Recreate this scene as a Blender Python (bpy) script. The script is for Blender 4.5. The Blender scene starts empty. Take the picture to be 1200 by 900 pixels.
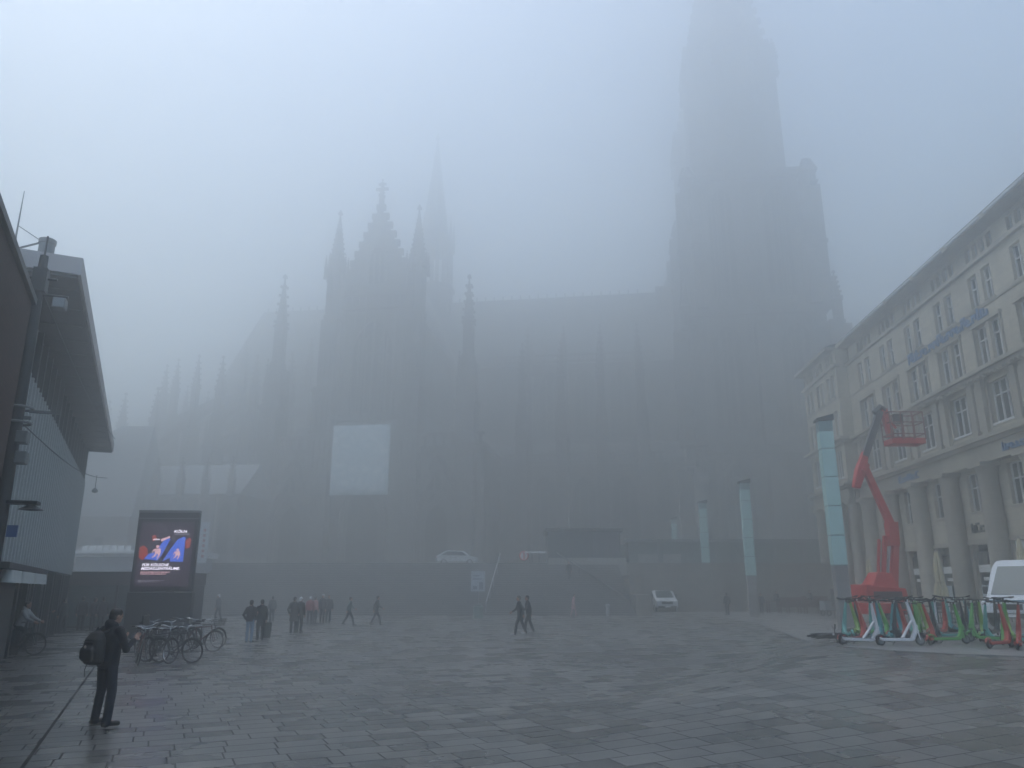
import bpy, math, random
from mathutils import Vector, Matrix

# ---------------------------------------------------------------- scene, camera, light
S = bpy.context.scene
COL = S.collection
R = math.radians
FOC = 890.0                      # focal length in pixels of a 1200 px wide frame
PITCH = math.atan(240 / FOC)
CAMZ = 2.05

cam_d = bpy.data.cameras.new('camera'); cam = bpy.data.objects.new('camera', cam_d); COL.objects.link(cam)
cam.location = (0, 0, CAMZ); cam.rotation_euler = (R(90) + PITCH, 0, 0)
cam_d.sensor_width = 36; cam_d.lens = FOC * 36 / 1200; cam_d.clip_start = 0.1; cam_d.clip_end = 5000
S.camera = cam

SUN_EL, SUN_AZ = R(71), R(-80)    # azimuth from +Y, clockwise
w = bpy.data.worlds.new('World'); S.world = w; w.use_nodes = True
nt = w.node_tree; bg = nt.nodes['Background']
sky = nt.nodes.new('ShaderNodeTexSky'); sky.sky_type = 'NISHITA'; sky.sun_disc = False
sky.sun_elevation = SUN_EL; sky.sun_rotation = SUN_AZ
sky.air_density = 1.0; sky.dust_density = 0.8; sky.ozone_density = 2.5
nt.links.new(sky.outputs[0], bg.inputs[0]); bg.inputs[1].default_value = 0.15

sl = bpy.data.lights.new('sun', 'SUN'); sun = bpy.data.objects.new('sun', sl); COL.objects.link(sun)
sl.energy = 1.2; sl.angle = R(60); sl.color = (1.0, 0.97, 0.93)
sd = Vector((math.sin(SUN_AZ) * math.cos(SUN_EL), math.cos(SUN_AZ) * math.cos(SUN_EL), math.sin(SUN_EL)))
sun.rotation_euler = sd.to_track_quat('Z', 'Y').to_euler(); sun.location = sd * 50

S.view_settings.view_transform = 'Standard'; S.view_settings.look = 'None'
S.view_settings.exposure = 0.66; S.view_settings.gamma = 1
S.render.engine = 'CYCLES'
S.cycles.volume_bounces = 8; S.cycles.max_bounces = 12; S.cycles.diffuse_bounces = 2; S.cycles.glossy_bounces = 3
S.cycles.use_denoising = True; S.cycles.use_adaptive_sampling = True; S.cycles.adaptive_threshold = 0.02

HAZE_DENSITY = 0.0155
HAZE_COLOR = (0.976, 0.984, 0.970)
HAZE_TOP = 172.0

# ---------------------------------------------------------------- helpers
def smooth(a, b, x):
    t = max(0.0, min(1.0, (x - a) / (b - a))); return t * t * (3 - 2 * t)

def gz(x, y):
    "height of the plaza: flat, rising gently towards the columned building on the right"
    return 0.55 * smooth(5.0, 9.2, x - 0.55 * (y - 22)) * smooth(8, 20, y)

def ray(px, py):
    c, s = math.cos(PITCH), math.sin(PITCH)
    v = 450 - py
    return (px - 600, FOC * c - v * s, FOC * s + v * c)

def at(px, py, Y):
    x, y, z = ray(px, py); k = Y / y
    return Vector((x * k, Y, z * k + CAMZ))

def G(px, py):
    "the point of the plaza seen at a pixel"
    x, y, z = ray(px, py); h = 0.0
    for _ in range(40):
        k = (h - CAMZ) / z
        h = 0.6 * h + 0.4 * gz(x * k, y * k)
    k = (h - CAMZ) / z
    return Vector((x * k, y * k, gz(x * k, y * k)))

def tag(o, label=None, cat=None, group=None, kind=None):
    if label: o['label'] = label
    if cat: o['category'] = cat
    if group: o['group'] = group
    if kind: o['kind'] = kind
    return o

def thing(name, label, cat, loc=(0, 0, 0), rz=0, group=None):
    o = bpy.data.objects.new(name, None); COL.objects.link(o)
    o.empty_display_size = 0.3
    o.location = loc; o.rotation_euler = (0, 0, rz)
    return tag(o, label, cat, group)

def dup(o, parent=None):
    c = o.copy(); COL.objects.link(c)
    if parent is not None: c.parent = parent
    for ch in list(KIDS.get(o.name, ())):
        dup_child = dup(ch, c)
    return c
KIDS = {}

class MB:
    def __init__(self, mat4=None):
        self.v = []; self.f = []; self.M = mat4
    def add(self, vs, fs, M=None):
        b = len(self.v)
        for p in vs:
            p = Vector(p)
            if M is not None: p = M @ p
            if self.M is not None: p = self.M @ p
            self.v.append(p)
        self.f += [tuple(b + i for i in f) for f in fs]
        return self
    def box(self, x0, x1, y0, y1, z0, z1, M=None):
        return self.add([(x0,y0,z0),(x1,y0,z0),(x1,y1,z0),(x0,y1,z0),(x0,y0,z1),(x1,y0,z1),(x1,y1,z1),(x0,y1,z1)],
            [(0,3,2,1),(4,5,6,7),(0,1,5,4),(1,2,6,5),(2,3,7,6),(3,0,4,7)], M)
    def cb(self, c, s, rz=0, M=None):
        m = Matrix.Translation(Vector(c)) @ Matrix.Rotation(rz, 4, 'Z')
        if M is not None: m = M @ m
        return self.box(-s[0]/2, s[0]/2, -s[1]/2, s[1]/2, -s[2]/2, s[2]/2, m)
    def frustum(self, c0, s0, c1, s1):
        vs = []
        for c, s in ((c0, s0), (c1, s1)):
            for a, b in ((-1,-1),(1,-1),(1,1),(-1,1)): vs.append((c[0]+a*s[0]/2, c[1]+b*s[1]/2, c[2]))
        return self.add(vs, [(0,3,2,1),(4,5,6,7),(0,1,5,4),(1,2,6,5),(2,3,7,6),(3,0,4,7)])
    def tube(self, pts, r, n=8, cap=True, sq=False):
        pts = [Vector(p) for p in pts]
        rs = r if isinstance(r, (list, tuple)) else [r] * len(pts)
        vs = []; fs = []; up = None
        for i, p in enumerate(pts):
            d = (pts[min(i+1, len(pts)-1)] - pts[max(i-1, 0)]).normalized()
            if up is None:
                up = Vector((0, 0, 1)) if abs(d.z) < 0.9 else Vector((0, 1, 0))
            a = d.cross(up).normalized(); b = a.cross(d).normalized()
            up = b
            for k in range(n):
                t = 2 * math.pi * (k + (0.5 if sq else 0)) / n
                q = rs[i] * (1.4142 if sq else 1)
                vs.append(p + a * math.cos(t) * q + b * math.sin(t) * q)
        for i in range(len(pts) - 1):
            for k in range(n):
                fs.append((i*n+k, i*n+(k+1)%n, (i+1)*n+(k+1)%n, (i+1)*n+k))
        if cap:
            fs.append(tuple(range(n-1, -1, -1))); fs.append(tuple((len(pts)-1)*n + k for k in range(n)))
        return self.add(vs, fs)
    def lathe(self, prof, n=12, c=(0, 0, 0), rot=0, M=None):
        vs = []; fs = []
        for r, z in prof:
            for k in range(n):
                t = 2*math.pi*k/n + rot
                vs.append((c[0]+r*math.cos(t), c[1]+r*math.sin(t), c[2]+z))
        for i in range(len(prof)-1):
            for k in range(n):
                fs.append((i*n+k, i*n+(k+1)%n, (i+1)*n+(k+1)%n, (i+1)*n+k))
        fs.append(tuple(range(n-1, -1, -1))); fs.append(tuple((len(prof)-1)*n+k for k in range(n)))
        return self.add(vs, fs, M)
    def torus(self, c, axis, Rr, r, n=28, m=6):
        c = Vector(c); ax = Vector(axis).normalized()
        u = ax.orthogonal().normalized(); v = ax.cross(u)
        vs = []; fs = []
        for i in range(n):
            t = 2*math.pi*i/n; d = u*math.cos(t)+v*math.sin(t)
            for k in range(m):
                s = 2*math.pi*k/m
                vs.append(c + d*(Rr + r*math.cos(s)) + ax*r*math.sin(s))
        for i in range(n):
            for k in range(m):
                fs.append((i*m+k, ((i+1)%n)*m+k, ((i+1)%n)*m+(k+1)%m, i*m+(k+1)%m))
        return self.add(vs, fs)
    def prism(self, poly, d0, d1, M=None):
        "poly in the XZ plane, extruded along Y from d0 to d1"
        n = len(poly)
        vs = [(x, d0, z) for x, z in poly] + [(x, d1, z) for x, z in poly]
        fs = [tuple(range(n)), tuple(range(2*n-1, n-1, -1))] + [(i, i+n, (i+1)%n+n, (i+1)%n) for i in range(n)]
        return self.add(vs, fs, M)
    def plan(self, poly, z0, z1, M=None):
        n = len(poly)
        vs = [(x, y, z0) for x, y in poly] + [(x, y, z1) for x, y in poly]
        fs = [tuple(range(n-1, -1, -1)), tuple(range(n, 2*n))] + [(i, (i+1)%n, (i+1)%n+n, i+n) for i in range(n)]
        return self.add(vs, fs, M)
    def build(self, name, mat, parent=None, sm=False, bevel=0, label=None):
        me = bpy.data.meshes.new(name)
        me.from_pydata([tuple(p) for p in self.v], [], self.f)
        if mat is not None: me.materials.append(mat)
        me.validate(); me.update()
        o = link(name, me, parent)
        if sm:
            for p in me.polygons: p.use_smooth = True
            try: me.set_sharp_from_angle(angle=R(40))
            except Exception: pass
        if bevel:
            m = o.modifiers.new('bevel', 'BEVEL'); m.width = bevel; m.segments = 2; m.limit_method = 'ANGLE'
        if label: o['label'] = label
        return o

def link(name, data, parent=None):
    o = bpy.data.objects.new(name, data); COL.objects.link(o)
    if parent is not None:
        o.parent = parent; KIDS.setdefault(parent.name, []).append(o)
    return o

# ---------------------------------------------------------------- materials
MATS = {}
def mat(name, col, rough=0.6, metal=0.0, var=0.12, scale=3.0, bump=0.0, bscale=20.0, spec=0.5, emit=None, estr=0, streak=0.0):
    if name in MATS: return MATS[name]
    m = bpy.data.materials.new(name); m.use_nodes = True; MATS[name] = m
    t = m.node_tree; b = t.nodes['Principled BSDF']
    b.inputs['Roughness'].default_value = rough; b.inputs['Metallic'].default_value = metal
    b.inputs['Specular IOR Level'].default_value = spec
    b.inputs['Base Color'].default_value = (*col, 1)
    if var > 0 or bump > 0:
        tc = t.nodes.new('ShaderNodeTexCoord')
        no = t.nodes.new('ShaderNodeTexNoise'); no.inputs['Scale'].default_value = scale; no.inputs['Detail'].default_value = 6
        no.inputs['Roughness'].default_value = 0.65
        src = tc.outputs['Object']
        if streak:
            mp = t.nodes.new('ShaderNodeMapping'); mp.inputs['Scale'].default_value = (1, 1, streak)
            t.links.new(src, mp.inputs[0]); src = mp.outputs[0]
        t.links.new(src, no.inputs['Vector'])
        mx = t.nodes.new('ShaderNodeMix'); mx.data_type = 'RGBA'
        mx.inputs[6].default_value = (*[c * (1 - var * 1.6) for c in col], 1)
        mx.inputs[7].default_value = (*[min(1, c * (1 + var * 1.6)) for c in col], 1)
        t.links.new(no.outputs[0], mx.inputs[0]); t.links.new(mx.outputs[2], b.inputs['Base Color'])
        rr = t.nodes.new('ShaderNodeMapRange'); rr.inputs['To Min'].default_value = max(0, rough - 0.12); rr.inputs['To Max'].default_value = min(1, rough + 0.12)
        t.links.new(no.outputs[0], rr.inputs[0]); t.links.new(rr.outputs[0], b.inputs['Roughness'])
        if bump:
            n2 = t.nodes.new('ShaderNodeTexNoise'); n2.inputs['Scale'].default_value = bscale; n2.inputs['Detail'].default_value = 4
            t.links.new(tc.outputs['Object'], n2.inputs['Vector'])
            bp = t.nodes.new('ShaderNodeBump'); bp.inputs['Strength'].default_value = bump; bp.inputs['Distance'].default_value = 0.02
            t.links.new(n2.outputs[0], bp.inputs['Height']); t.links.new(bp.outputs[0], b.inputs['Normal'])
    if emit is not None:
        b.inputs['Emission Color'].default_value = (*emit, 1); b.inputs['Emission Strength'].default_value = estr
    return m

def paving(name, base, sx, sy, rot, contrast, rough0, rough1, mortar=0.012, tint=(1, 1, 1)):
    m = bpy.data.materials.new(name); m.use_nodes = True
    t = m.node_tree; b = t.nodes['Principled BSDF']; N = t.nodes.new; L = t.links.new
    geo = N('ShaderNodeNewGeometry')
    mp = N('ShaderNodeMapping'); mp.inputs['Rotation'].default_value = (0, 0, rot)
    L(geo.outputs['Position'], mp.inputs[0])
    # wobble, so that the joints are not ruler-straight
    br = N('ShaderNodeTexBrick'); br.inputs['Scale'].default_value = 1.0
    br.inputs['Brick Width'].default_value = sx; br.inputs['Row Height'].default_value = sy
    br.inputs['Mortar Size'].default_value = mortar; br.inputs['Mortar Smooth'].default_value = 0.3; br.inputs['Bias'].default_value = -0.1
    br.offset = 0.0; br.offset_frequency = 1; br.squash = 1.0
    br.inputs['Color1'].default_value = (0, 0, 0, 1); br.inputs['Color2'].default_value = (1, 1, 1, 1); br.inputs['Mortar'].default_value = (0.5, 0.5, 0.5, 1)
    sp = N('ShaderNodeSeparateXYZ'); L(mp.outputs[0], sp.inputs[0])
    dv = N('ShaderNodeMath'); dv.operation = 'DIVIDE'; L(sp.outputs[1], dv.inputs[0]); dv.inputs[1].default_value = sy
    fl = N('ShaderNodeMath'); fl.operation = 'FLOOR'; L(dv.outputs[0], fl.inputs[0])
    wn = N('ShaderNodeTexWhiteNoise'); wn.noise_dimensions = '1D'; L(fl.outputs[0], wn.inputs['W'])
    ma = N('ShaderNodeMath'); ma.operation = 'MULTIPLY_ADD'; L(wn.outputs[0], ma.inputs[0]); ma.inputs[1].default_value = sx * 1.7; L(sp.outputs[0], ma.inputs[2])
    cb_ = N('ShaderNodeCombineXYZ'); L(ma.outputs[0], cb_.inputs[0]); L(sp.outputs[1], cb_.inputs[1])
    L(cb_.outputs[0], br.inputs[0])
    n1 = N('ShaderNodeTexNoise'); n1.inputs['Scale'].default_value = 0.16; n1.inputs['Detail'].default_value = 5
    L(mp.outputs[0], n1.inputs['Vector'])
    n2 = N('ShaderNodeTexNoise'); n2.inputs['Scale'].default_value = 7; n2.inputs['Detail'].default_value = 8; n2.inputs['Roughness'].default_value = 0.7
    L(mp.outputs[0], n2.inputs['Vector'])
    n3 = N('ShaderNodeTexNoise'); n3.inputs['Scale'].default_value = 0.5; n3.inputs['Detail'].default_value = 4
    L(mp.outputs[0], n3.inputs['Vector'])
    # brightness = 1 + contrast*(slab-.5) + .3*(n1-.5) + .4*(n2-.5)
    def math_(op, a, bb):
        q = N('ShaderNodeMath'); q.operation = op
        for i, x in enumerate((a, bb)):
            if isinstance(x, (int, float)): q.inputs[i].default_value = x
            else: L(x, q.inputs[i])
        return q.outputs[0]
    sep = N('ShaderNodeSeparateColor'); L(br.outputs['Color'], sep.inputs[0])
    slab = sep.outputs[0]
    v = math_('MULTIPLY', math_('SUBTRACT', slab, 0.5), contrast)
    v = math_('ADD', v, math_('MULTIPLY', math_('SUBTRACT', n1.outputs[0], 0.5), 0.9))
    v = math_('ADD', v, math_('MULTIPLY', math_('SUBTRACT', n2.outputs[0], 0.5), 0.7))
    n5 = N('ShaderNodeTexNoise'); n5.inputs['Scale'].default_value = 1.7; n5.inputs['Detail'].default_value = 7; n5.inputs['Roughness'].default_value = .6; n5.inputs['Distortion'].default_value = .6
    L(geo.outputs['Position'], n5.inputs['Vector'])
    st5 = N('ShaderNodeMapRange'); st5.inputs['From Min'].default_value = .56; st5.inputs['From Max'].default_value = .7; st5.inputs['To Max'].default_value = .3; L(n5.outputs[0], st5.inputs[0])
    vg = N('ShaderNodeTexVoronoi'); vg.inputs['Scale'].default_value = 2.6; L(geo.outputs['Position'], vg.inputs['Vector'])
    gum = N('ShaderNodeMath'); gum.operation = 'LESS_THAN'; L(vg.outputs['Distance'], gum.inputs[0]); gum.inputs[1].default_value = .075
    v = math_('SUBTRACT', v, st5.outputs[0]); v = math_('SUBTRACT', v, math_('MULTIPLY', gum.outputs[0], .28))
    v = math_('ADD', v, 1.0)
    v = math_('MULTIPLY', v, math_('SUBTRACT', 1.0, math_('MULTIPLY', br.outputs['Fac'], 0.72)))
    v = math_('MAXIMUM', v, 0.12)
    cm = N('ShaderNodeMix'); cm.data_type = 'RGBA'
    cm.inputs[6].default_value = (base[0]*1.06, base[1]*0.99, base[2]*0.93, 1); cm.inputs[7].default_value = (base[0]*0.93, base[1]*1.0, base[2]*1.07, 1)
    L(n3.outputs[0], cm.inputs[0])
    vm = N('ShaderNodeVectorMath'); vm.operation = 'SCALE'; L(cm.outputs[2], vm.inputs[0]); L(v, vm.inputs['Scale'])
    L(vm.outputs[0], b.inputs['Base Color'])
    # wet patches: roughness
    rr = N('ShaderNodeMapRange'); rr.inputs['From Min'].default_value = 0.25; rr.inputs['From Max'].default_value = 0.75
    rr.inputs['To Min'].default_value = rough0; rr.inputs['To Max'].default_value = rough1
    L(n3.outputs[0], rr.inputs[0])
    ra = math_('ADD', rr.outputs[0], math_('MULTIPLY', math_('SUBTRACT', slab, 0.5), 0.12))
    ra = math_('ADD', ra, math_('MULTIPLY', br.outputs['Fac'], 0.3))
    L(ra, b.inputs['Roughness'])
    bp = N('ShaderNodeBump'); bp.inputs['Strength'].default_value = 0.55; bp.inputs['Distance'].default_value = 0.012
    h = math_('ADD', math_('MULTIPLY', math_('SUBTRACT', 1.0, br.outputs['Fac']), 1.0), math_('MULTIPLY', n2.outputs[0], 0.35))
    h = math_('ADD', h, math_('MULTIPLY', slab, 0.25))
    L(h, bp.inputs['Height']); L(bp.outputs[0], b.inputs['Normal'])
    b.inputs['Specular IOR Level'].default_value = 0.45
    return m

def stone(name, base, bw, bh, contrast=0.25, rough=0.85, grime=0.3):
    "ashlar masonry, courses along Z; the brick texture runs on (x+y, z)"
    if name in MATS: return MATS[name]
    m = bpy.data.materials.new(name); m.use_nodes = True; MATS[name] = m
    t = m.node_tree; b = t.nodes['Principled BSDF']; N = t.nodes.new; L = t.links.new
    tc = N('ShaderNodeTexCoord'); sx = N('ShaderNodeSeparateXYZ'); L(tc.outputs['Object'], sx.inputs[0])
    ad = N('ShaderNodeMath'); L(sx.outputs[0], ad.inputs[0]); L(sx.outputs[1], ad.inputs[1])
    cx = N('ShaderNodeCombineXYZ'); L(ad.outputs[0], cx.inputs[0]); L(sx.outputs[2], cx.inputs[1])
    br = N('ShaderNodeTexBrick'); br.inputs['Scale'].default_value = 1; br.inputs['Brick Width'].default_value = bw; br.inputs['Row Height'].default_value = bh
    br.inputs['Mortar Size'].default_value = 0.012; br.inputs['Mortar Smooth'].default_value = 0.4
    br.inputs['Color1'].default_value = (*[c*(1-contrast/2) for c in base], 1); br.inputs['Color2'].default_value = (*[c*(1+contrast/2) for c in base], 1)
    br.inputs['Mortar'].default_value = (*[c*0.6 for c in base], 1)
    L(cx.outputs[0], br.inputs[0])
    no = N('ShaderNodeTexNoise'); no.inputs['Scale'].default_value = 0.35; no.inputs['Detail'].default_value = 9; no.inputs['Roughness'].default_value = 0.7
    mp = N('ShaderNodeMapping'); mp.inputs['Scale'].default_value = (1, 1, 0.35); L(tc.outputs['Object'], mp.inputs[0]); L(mp.outputs[0], no.inputs['Vector'])
    mr = N('ShaderNodeMapRange'); mr.inputs['From Min'].default_value = 0.3; mr.inputs['From Max'].default_value = 0.7
    mr.inputs['To Min'].default_value = 1 - grime; mr.inputs['To Max'].default_value = 1 + grime * 0.5
    L(no.outputs[0], mr.inputs[0])
    vm = N('ShaderNodeVectorMath'); vm.operation = 'SCALE'; L(br.outputs[0], vm.inputs[0]); L(mr.outputs[0], vm.inputs['Scale'])
    L(vm.outputs[0], b.inputs['Base Color']); b.inputs['Roughness'].default_value = rough
    bp = N('ShaderNodeBump'); bp.inputs['Strength'].default_value = 0.35; bp.inputs['Distance'].default_value = 0.02; L(no.outputs[0], bp.inputs['Height']); L(bp.outputs[0], b.inputs['Normal'])
    return m

def glassy(name, col, rough=0.08):
    "a window pane seen from outside by day: dark, mirror-like, slightly uneven"
    return mat(name, col, rough, 0.0, var=0.25, scale=0.8, spec=0.9)

DARKSTONE = stone('soot stained trachyte', (0.17, 0.165, 0.16), 1.2, 0.5, 0.3, 0.9, 0.5)
LEAD = mat('lead roof', (0.2, 0.215, 0.22), 0.55, 0, 0.2, 0.6, streak=0.2)
LIME = stone('pale shell limestone', (0.52, 0.47, 0.375), 1.1, 0.42, 0.16, 0.8, 0.28)
LIMET = stone('limestone trim', (0.4, 0.365, 0.3), 2.2, 0.6, 0.12, 0.8, 0.35)
CONC = stone('platform stone', (0.26, 0.24, 0.21), 1.5, 0.6, 0.2, 0.8, 0.3)
DGLASS = glassy('dark window glass', (0.02, 0.026, 0.03))
GGLASS = glassy('grey green glass', (0.09, 0.097, 0.093), 0.45)
WPAINT = mat('white paint', (0.75, 0.75, 0.73), 0.45, 0, 0.05)
BLACK = mat('black plastic', (0.012, 0.012, 0.013), 0.45, 0, 0.1)
RUBBER = mat('black rubber', (0.015, 0.015, 0.015), 0.75, 0, 0.1)
STEEL = mat('brushed steel', (0.45, 0.46, 0.47), 0.35, 0.9, 0.1)
DMETAL = mat('dark painted metal', (0.03, 0.035, 0.038), 0.45, 0.3, 0.12)
GMETAL = mat('grey painted metal', (0.2, 0.21, 0.21), 0.5, 0.2, 0.12)
CHROME = mat('chrome', (0.7, 0.7, 0.7), 0.18, 1.0, 0.03)
# ---------------------------------------------------------------- setting: plaza, terrace, haze
ROT = R(-24.3)
def sheet(name, xs, ys, off, m, keep=None):
    mb = MB(); idx = {}
    for j, y in enumerate(ys):
        for i, x in enumerate(xs):
            idx[i, j] = len(mb.v); mb.v.append(Vector((x, y, gz(x, y) + off)))
    for j in range(len(ys)-1):
        for i in range(len(xs)-1):
            mb.f.append((idx[i, j], idx[i+1, j], idx[i+1, j+1], idx[i, j+1]))
    return mb.build(name, m, sm=True)
xs = [-600, -200, -100, -60] + [-40 + i for i in range(0, 101)] + [90, 150, 300, 600]
ys = [-300, -60, -20, -5] + [i for i in range(0, 91)] + [120, 200, 400, 900]
PAVE = paving('dark wet plaza slabs', (0.124, 0.122, 0.112), 0.66, 0.42, ROT, 0.62, 0.2, 0.4, 0.014)
tag(sheet('ground', xs, ys, 0, PAVE), 'dark wet rectangular slabs paving the wide square', kind='structure')

# paler granite zone at the foot of the columned building: the curved edge is read off the photo
edge_px = [(700, 713), (745, 716), (800, 719), (850, 724), (888, 731), (918, 741), (942, 750), (985, 758), (1050, 763), (1120, 767), (1260, 772)]
edge = [G(*p) for p in edge_px]
PALE = paving('pale granite slabs', (0.2, 0.198, 0.188), 0.6, 0.4, R(-4), 0.35, 0.25, 0.5, 0.009)
mb = MB(); far = [Vector((p.x + 60, p.y + 8, 0)) for p in edge]
n = 40
for i, p in enumerate(edge):
    for k in range(n + 1):
        q = p.lerp(Vector((70, 26 + i * 7, 0)), (k / n) ** 1.5)
        mb.v.append(Vector((q.x, q.y, gz(q.x, q.y) + 0.012)))
for i in range(len(edge)-1):
    for k in range(n):
        a = i*(n+1)+k; mb.f.append((a, a+1, a+n+2, a+n+1)[::-1])
tag(mb.build('pavement', PALE, sm=True), 'paler granite paving below the columned building', kind='structure')
for i in range(len(edge)-1): pass
mb = MB()
for i in range(len(edge)-1):
    a, b_ = edge[i], edge[i+1]; d = (b_-a).normalized(); nn = Vector((-d.y, d.x, 0))*0.09
    mb.add([a-nn+Vector((0,0,-.05)), b_-nn+Vector((0,0,-.05)), b_+nn+Vector((0,0,-.05)), a+nn+Vector((0,0,-.05)), a-nn+Vector((0,0,.02)), b_-nn+Vector((0,0,.02)), b_+nn+Vector((0,0,.02)), a+nn+Vector((0,0,.02))],
           [(0,3,2,1),(4,5,6,7),(0,1,5,4),(1,2,6,5),(2,3,7,6),(3,0,4,7)])
tag(mb.build('kerb', mat('kerb granite', (0.16,0.16,0.155), 0.5, 0, 0.2)), 'low granite kerb strip round the pale paving', kind='structure')

# slot drain between the slabs, running towards the station
a = G(20, 908); b_ = G(142, 738); d = (b_-a); d.z = 0
b_ = a + d.normalized()*28
d = (b_-a).normalized(); nn = Vector((-d.y, d.x, 0))*0.022
mb = MB(); z = Vector((0,0,0.004))
mb.add([a-nn+z, b_-nn+z, b_+nn+z, a+nn+z], [(0,1,2,3)])
tag(mb.build('drain_slot_floor', mat('drain slot', (0.012,0.012,0.012), 0.8)), 'narrow black slot drain between the plaza slabs', kind='structure')

# the cathedral terrace, 4.4 m above the square, with its flights of steps
TZ = 4.4
STEP = stone('grey granite steps', (0.15, 0.145, 0.138), 1.6, 5, 0.3, 0.7, 0.3)
mb = MB()
mb.box(-200, 200, 73.4, 400, -0.5, TZ)
tag(mb.build('terrace_ground', CONC), 'raised stone terrace that carries the cathedral', kind='structure')
t = thing('stairway', 'broad grey granite steps climbing from the square to the cathedral terrace', 'stairs', (0, 63.4, 0))
mb = MB(); NS = 28
x0, x1 = -46, 9.9
for i in range(NS):
    y0 = i * 10.0 / NS; z1 = (i + 1) * TZ / NS
    mb.box(x0, x1, y0, y0 + (0.40 if i < NS - 1 else 0.36), z1 - 0.17, z1)
for i in range(NS):   # solid body under the treads
    y0 = i*10.0/NS
    mb.box(x0+.01, x1-.01, y0+.03, 9.98, -0.2, (i+1)*TZ/NS-.171) if i in (0,) else None
mb.build('step', STEP, t)
mb = MB()
for i in range(NS): mb.box(x0, x1, i*10.0/NS-.012, i*10.0/NS+.05, (i+1)*TZ/NS-.03, (i+1)*TZ/NS+.004)
mb.build('nosing', mat('pale step nosing', (.34,.33,.31), .6, 0, .15, 2), t)
mb = MB(); mb.prism([(x, z) for x, z in []] or [(0.03, -0.3), (9.98, -0.3), (9.98, TZ-.175), (0.03, -0.02)], x0+.02, x1-.02, Matrix(((0,1,0,0),(1,0,0,0),(0,0,1,0),(0,0,0,1)))); mb.build('step_body', STEP, t)
for xx in (-40,):
    mb = MB(); mb.tube([(xx, 0.1, 0.95), (xx+.5, 10, TZ+0.95)], 0.03, 6)
    for k in range(5): mb.tube([(xx+.5*k/4, .1+9.8*k/4, 0.1+TZ*k/4-.1), (xx+.5*k/4, .1+9.8*k/4, .95+TZ*k/4)], 0.025, 6)
    mb.build('handrail', GMETAL, t)
mb = MB(); xx = -2.1
mb.tube([(xx, 0.1, 0.95), (xx+1.0, 10, TZ+0.95)], 0.045, 6)
for k in range(5): mb.tube([(xx+1.0*k/4, .1+9.8*k/4, TZ*k/4-.1), (xx+1.0*k/4, .1+9.8*k/4, .95+TZ*k/4)], 0.035, 6)
mb.build('handrail', STEEL, t)
# dark cheek along the splayed right end of the flight
mb = MB()
A_ = Vector((4.2, 9.6, TZ + .9)); B_ = Vector((9.7, 1.2, 1.1))
mb.tube([A_, B_], 0.05, 6)
for k in range(7):
    q = A_.lerp(B_, k/6); mb.tube([q, q + Vector((0, 0, -1.0))], 0.03, 6)
mb.build('handrail', DMETAL, t)

# haze
mb = MB(); mb.box(-330, 330, -60, 420, -1.0, HAZE_TOP)
hz = bpy.data.materials.new('fog'); hz.use_nodes = True; t_ = hz.node_tree; t_.nodes.remove(t_.nodes['Principled BSDF'])
pv = t_.nodes.new('ShaderNodeVolumePrincipled'); pv.inputs['Color'].default_value = (*HAZE_COLOR, 1); pv.inputs['Density'].default_value = HAZE_DENSITY
pv.inputs['Anisotropy'].default_value = 0.85
t_.links.new(pv.outputs[0], t_.nodes['Material Output'].inputs['Volume'])
tag(mb.build('haze', hz), 'thick grey fog filling the square', kind='stuff')
# ---------------------------------------------------------------- cathedral (local x west, y south, z from the terrace)
CA = R(-8)
cath = thing('cathedral', 'huge dark gothic cathedral with gabled transept, nave roof and west towers fading into fog', 'cathedral', (-18.0, 163.0, TZ), CA)
def arch(cx, w, z0, z1, n=6):
    "pointed arch outline, springing at z1 - 0.87 w"
    hs = z1 - 0.87 * w; p = [(cx - w/2, z0), (cx + w/2, z0)]
    for i in range(n + 1):
        a = R(60) * i / n; p.append((cx - w/2 + w*math.cos(a), hs + w*math.sin(a)))
    for i in range(n - 1, -1, -1):
        a = R(60) * i / n; p.append((cx + w/2 - w*math.cos(a), hs + w*math.sin(a)))
    return p
def archring(mb, cx, w, z0, z1, t, y0, y1, M=None):
    o = arch(cx, w, z0, z1); q = arch(cx, w-2*t, z0, z1-t*1.2); n = len(o)
    vs = [(x, y0, z) for x, z in o] + [(x, y0, z) for x, z in q] + [(x, y1, z) for x, z in o] + [(x, y1, z) for x, z in q]
    fs = []
    for i in range(1, n):
        j = (i+1) % n
        fs += [(i, j, n+j, n+i), (2*n+i, 3*n+i, 3*n+j, 2*n+j), (i, 2*n+i, 2*n+j, j), (n+i, n+j, 3*n+j, 3*n+i)]
    mb.add(vs, fs, M)
def pinnacle(mb, x, y, z0, h, r, n=4):
    "square shaft, four gablets, crocketed spirelet and finial"
    s = h * 0.42
    mb.lathe([(r*1.25, 0), (r*1.25, s*.12), (r, s*.16), (r, s), (r*1.3, s), (r*1.3, s+.2*r), (r*.92, s+.5*r), (r*.1, h*.95), (r*.42, h*.955), (r*.3, h*.985), (0.02, h)], n, (x, y, z0), R(45) if n == 4 else 0)
    for k in range(5):
        z = z0 + s + (h*.95-s)*(k+.6)/5.6; rr = r*(.92-(.82*(k+.6)/5.6)) + r*.22
        for a in range(4):
            t = R(90*a + (45 if n == 4 else 0)); mb.cb((x+rr*math.cos(t), y+rr*math.sin(t), z), (r*.3, r*.3, r*.34), t)
GLZ = mat('leaded church glass', (0.018, 0.02, 0.024), 0.3, 0, 0.2)
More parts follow.
